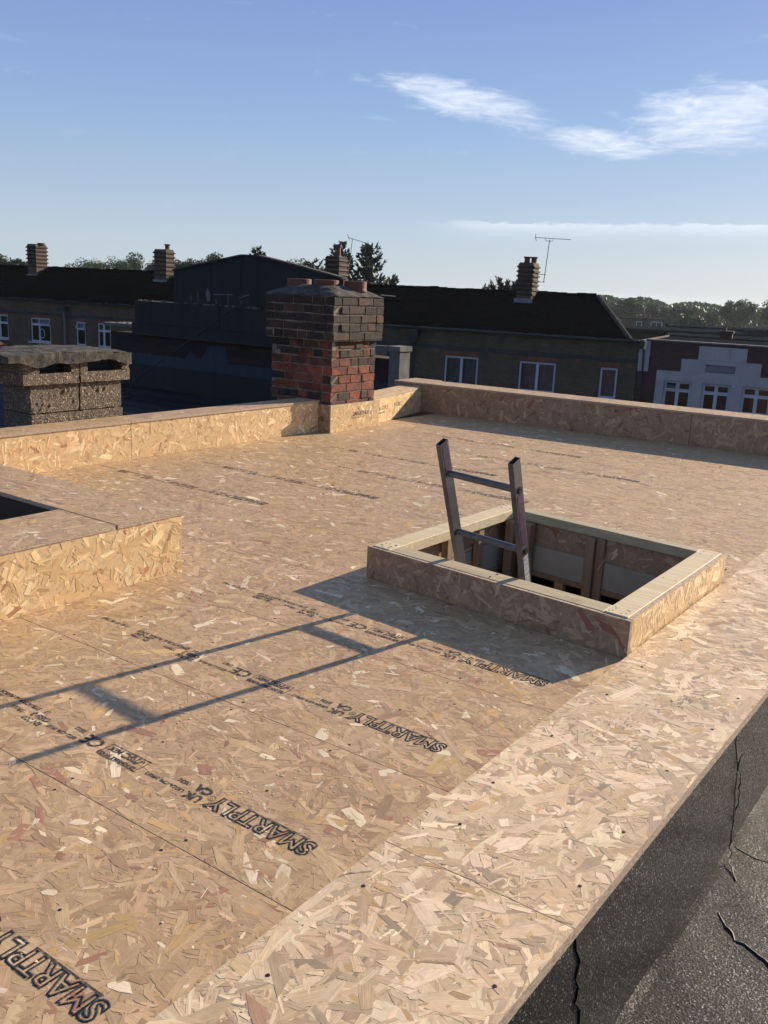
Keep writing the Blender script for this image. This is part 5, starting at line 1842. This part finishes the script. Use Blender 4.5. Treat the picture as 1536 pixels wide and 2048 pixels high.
conifer(-36.85, 62, 4.0, 2.6, 'taller dark conifer with drooping boughs right of the small aerial', 1, top_only=6)
conifer(-38.7, 62, 4.1, 2.0, 'dark conifer directly behind the dark ridge chimney at centre', 2, top_only=6)
conifer(-35.6, 60, 1.9, 1.6, 'short scruffy conifer at the right of the conifer pair', 3, top_only=4, upturn=.7)
conifer(-40.3, 64, 2.9, 2.2, 'sparse conifer left of the dark ridge chimney at centre', 4, top_only=4.5, dens=.5)
conifer(-43.4, 58, 3.4, 1.1, 'thin leaning conifer top poking over the dark gable', 5, top_only=3.0, dens=.8, lean=-.4, upturn=.3)
conifer(-43.1, 60, 2.2, 1.2, 'lower conifer sprig over the dark gable', 6, top_only=2.5, dens=.7)
for i, (a_, z_, r_) in enumerate(((-29.9, 1.6, 2.2), (-29.0, 2.2, 2.2), (-28.0, 2.15, 2.0), (-30.6, 1.0, 1.6))):
    conifer(a_, 72, z_, r_, ['pointed dark conifer left of the pair behind the right-hand ridge', 'tallest dark conifer in the clump left of the right-hand ridge chimney',
                           'dark conifer touching the right-hand ridge chimney', 'smallest conifer at the left end of the clump on the right-hand ridge'][i], 20 + i, top_only=5, upturn=.9, dens=1.6)
specs = [
    (-41.65, 90, 3.1, 2.6, 'green bushy treetop right of the leaning conifer', 'leaf_mid', 4000, .22),
    (-40.1, 95, 2.5, 2.4, 'pale round treetop low behind the central ridge chimney', 'leaf_pale', 3500, .24),
    (-52.3, 150, 3.2, 3.4, 'loose pale treetop left of the second ridge chimney', 'leaf_pale', 2600, .30),
    (-51.0, 150, 3.3, 4.6, 'broad green dome of a tree left of the second ridge chimney', 'leaf_mid', 6500, .34),
    (-53.3, 155, 2.5, 3.6, 'low green tree at the left end of the treeline', 'leaf_mid', 4500, .34),
    (-49.3, 150, 2.7, 3.4, 'green tree immediately left of the second ridge chimney', 'leaf_mid', 4500, .34),
    (-47.9, 150, 3.0, 3.0, 'green tree immediately right of the second ridge chimney', 'leaf_mid', 4500, .34),
    (-46.35, 150, 3.9, 2.6, 'dark rounded treetop above the slope of the dark gable', 'leaf_mid', 4500, .34),
    (-58.2, 130, 2.4, 2.2, 'dark treetop at the left border over the ridge', 'leaf_mid', 3000, .30),
    (-57.2, 130, 1.9, 1.6, 'small dark treetop near the left border over the ridge', 'leaf_mid', 2500, .30),
    (-21.6, 235, 1.2, 4.6, 'dark spreading tree left of the far right treeline', 'leaf_mid', 6500, .5),
    (-20.0, 240, 0.2, 3.6, 'round dark tree behind the small red brick house', 'leaf_mid', 6000, .5),
    (-18.5, 225, 0.8, 4.8, 'wide dark tree right of the small red brick house', 'leaf_mid', 7000, .5),
    (-17.9, 170, -0.6, 3.4, 'deep green tree in front of the wide dark tree', 'leaf_mid', 6000, .4),
    (-16.9, 250, -0.7, 3.4, 'small round tree between the two high domes', 'leaf_mid', 4000, .5),
    (-15.3, 235, 2.1, 4.6, 'left one of the two high domed trees at far right', 'leaf_mid', 6500, .5),
    (-13.3, 235, 2.5, 4.6, 'right one of the two high domed trees at far right', 'leaf_mid', 6500, .5),
    (-16.7, 150, -1.9, 3.4, 'russet tree in the middle of the far right group', 'leaf_brown', 7000, .32),
    (-15.4, 150, -1.9, 3.2, 'olive and russet tree right of the centre of the far right group', 'leaf_brown', 7000, .32),
    (-14.2, 140, -2.6, 2.2, 'bright green small tree beside the dark brick chimney', 'leaf_pale', 4500, .28),
    (-13.0, 110, -1.2, 3.0, 'large dark tree at the right border behind the red brick building', 'leaf_mid', 8000, .28),
    (-11.9, 120, 0.3, 3.4, 'dark tree cut by the right border', 'leaf_mid', 7000, .30),
    (-19.4, 125, -2.9, 2.2, 'pale green bush left in front of the small brick house', 'leaf_pale', 4000, .22),
    (-18.2, 120, -2.9, 2.4, 'pale green bush right of the small brick house', 'leaf_pale', 4500, .22),
    (-17.2, 118, -3.0, 2.0, 'pale green bush behind the long low dark roof', 'leaf_pale', 4000, .22),
]
for i, (a_, d_, z_, r_, lb, mt, n_, lf) in enumerate(specs):
    broad_tree(a_, d_, z_, r_, lb, mt, 100 + i, n_, lf)
# wooded rise behind everything
wd = np.random.default_rng(9)
n = 70000
a_ = np.radians(wd.uniform(-75, 5, n)); d_ = wd.uniform(300, 350, n)
h_ = (wd.random(n) ** .6) * (5.6 + 2.3 * np.abs(np.sin(a_ * 67 + 0.6 * np.sin(a_ * 31))) ** 0.6 + 1.0 * np.sin(a_ * 17 + 2)) 
pts = np.stack([np.sin(a_) * d_, np.cos(a_) * d_, -7 + h_], 1)
me = leaf_mesh(pts, None, 1.5, wd, 'woodland'); me.materials.append(M['leaf_mid'])
wo_ = bpy.data.objects.new('woodland', me); col.objects.link(wo_); wo_['kind'] = 'stuff'; wo_['label'] = 'far belt of woodland along the horizon'

# ------------------------------------------------------------------ the air
hz = obj('haze', MB().box(-1300, 1300, -1300, 1700, -8.6, 6.0), None, kind='stuff')
hm = bpy.data.materials.new('haze_air'); hm.use_nodes = True
ht = NT(hm.node_tree); hm.node_tree.nodes.clear()
hv = ht.n('ShaderNodeVolumePrincipled', {'Color': (0.80, 0.88, 1.0, 1), 'Density': 0.00018, 'Anisotropy': 0.3})
ho = ht.n('ShaderNodeOutputMaterial'); ht.t.links.new(hv.outputs[0], ho.inputs['Volume'])
hz.data.materials.append(hm)
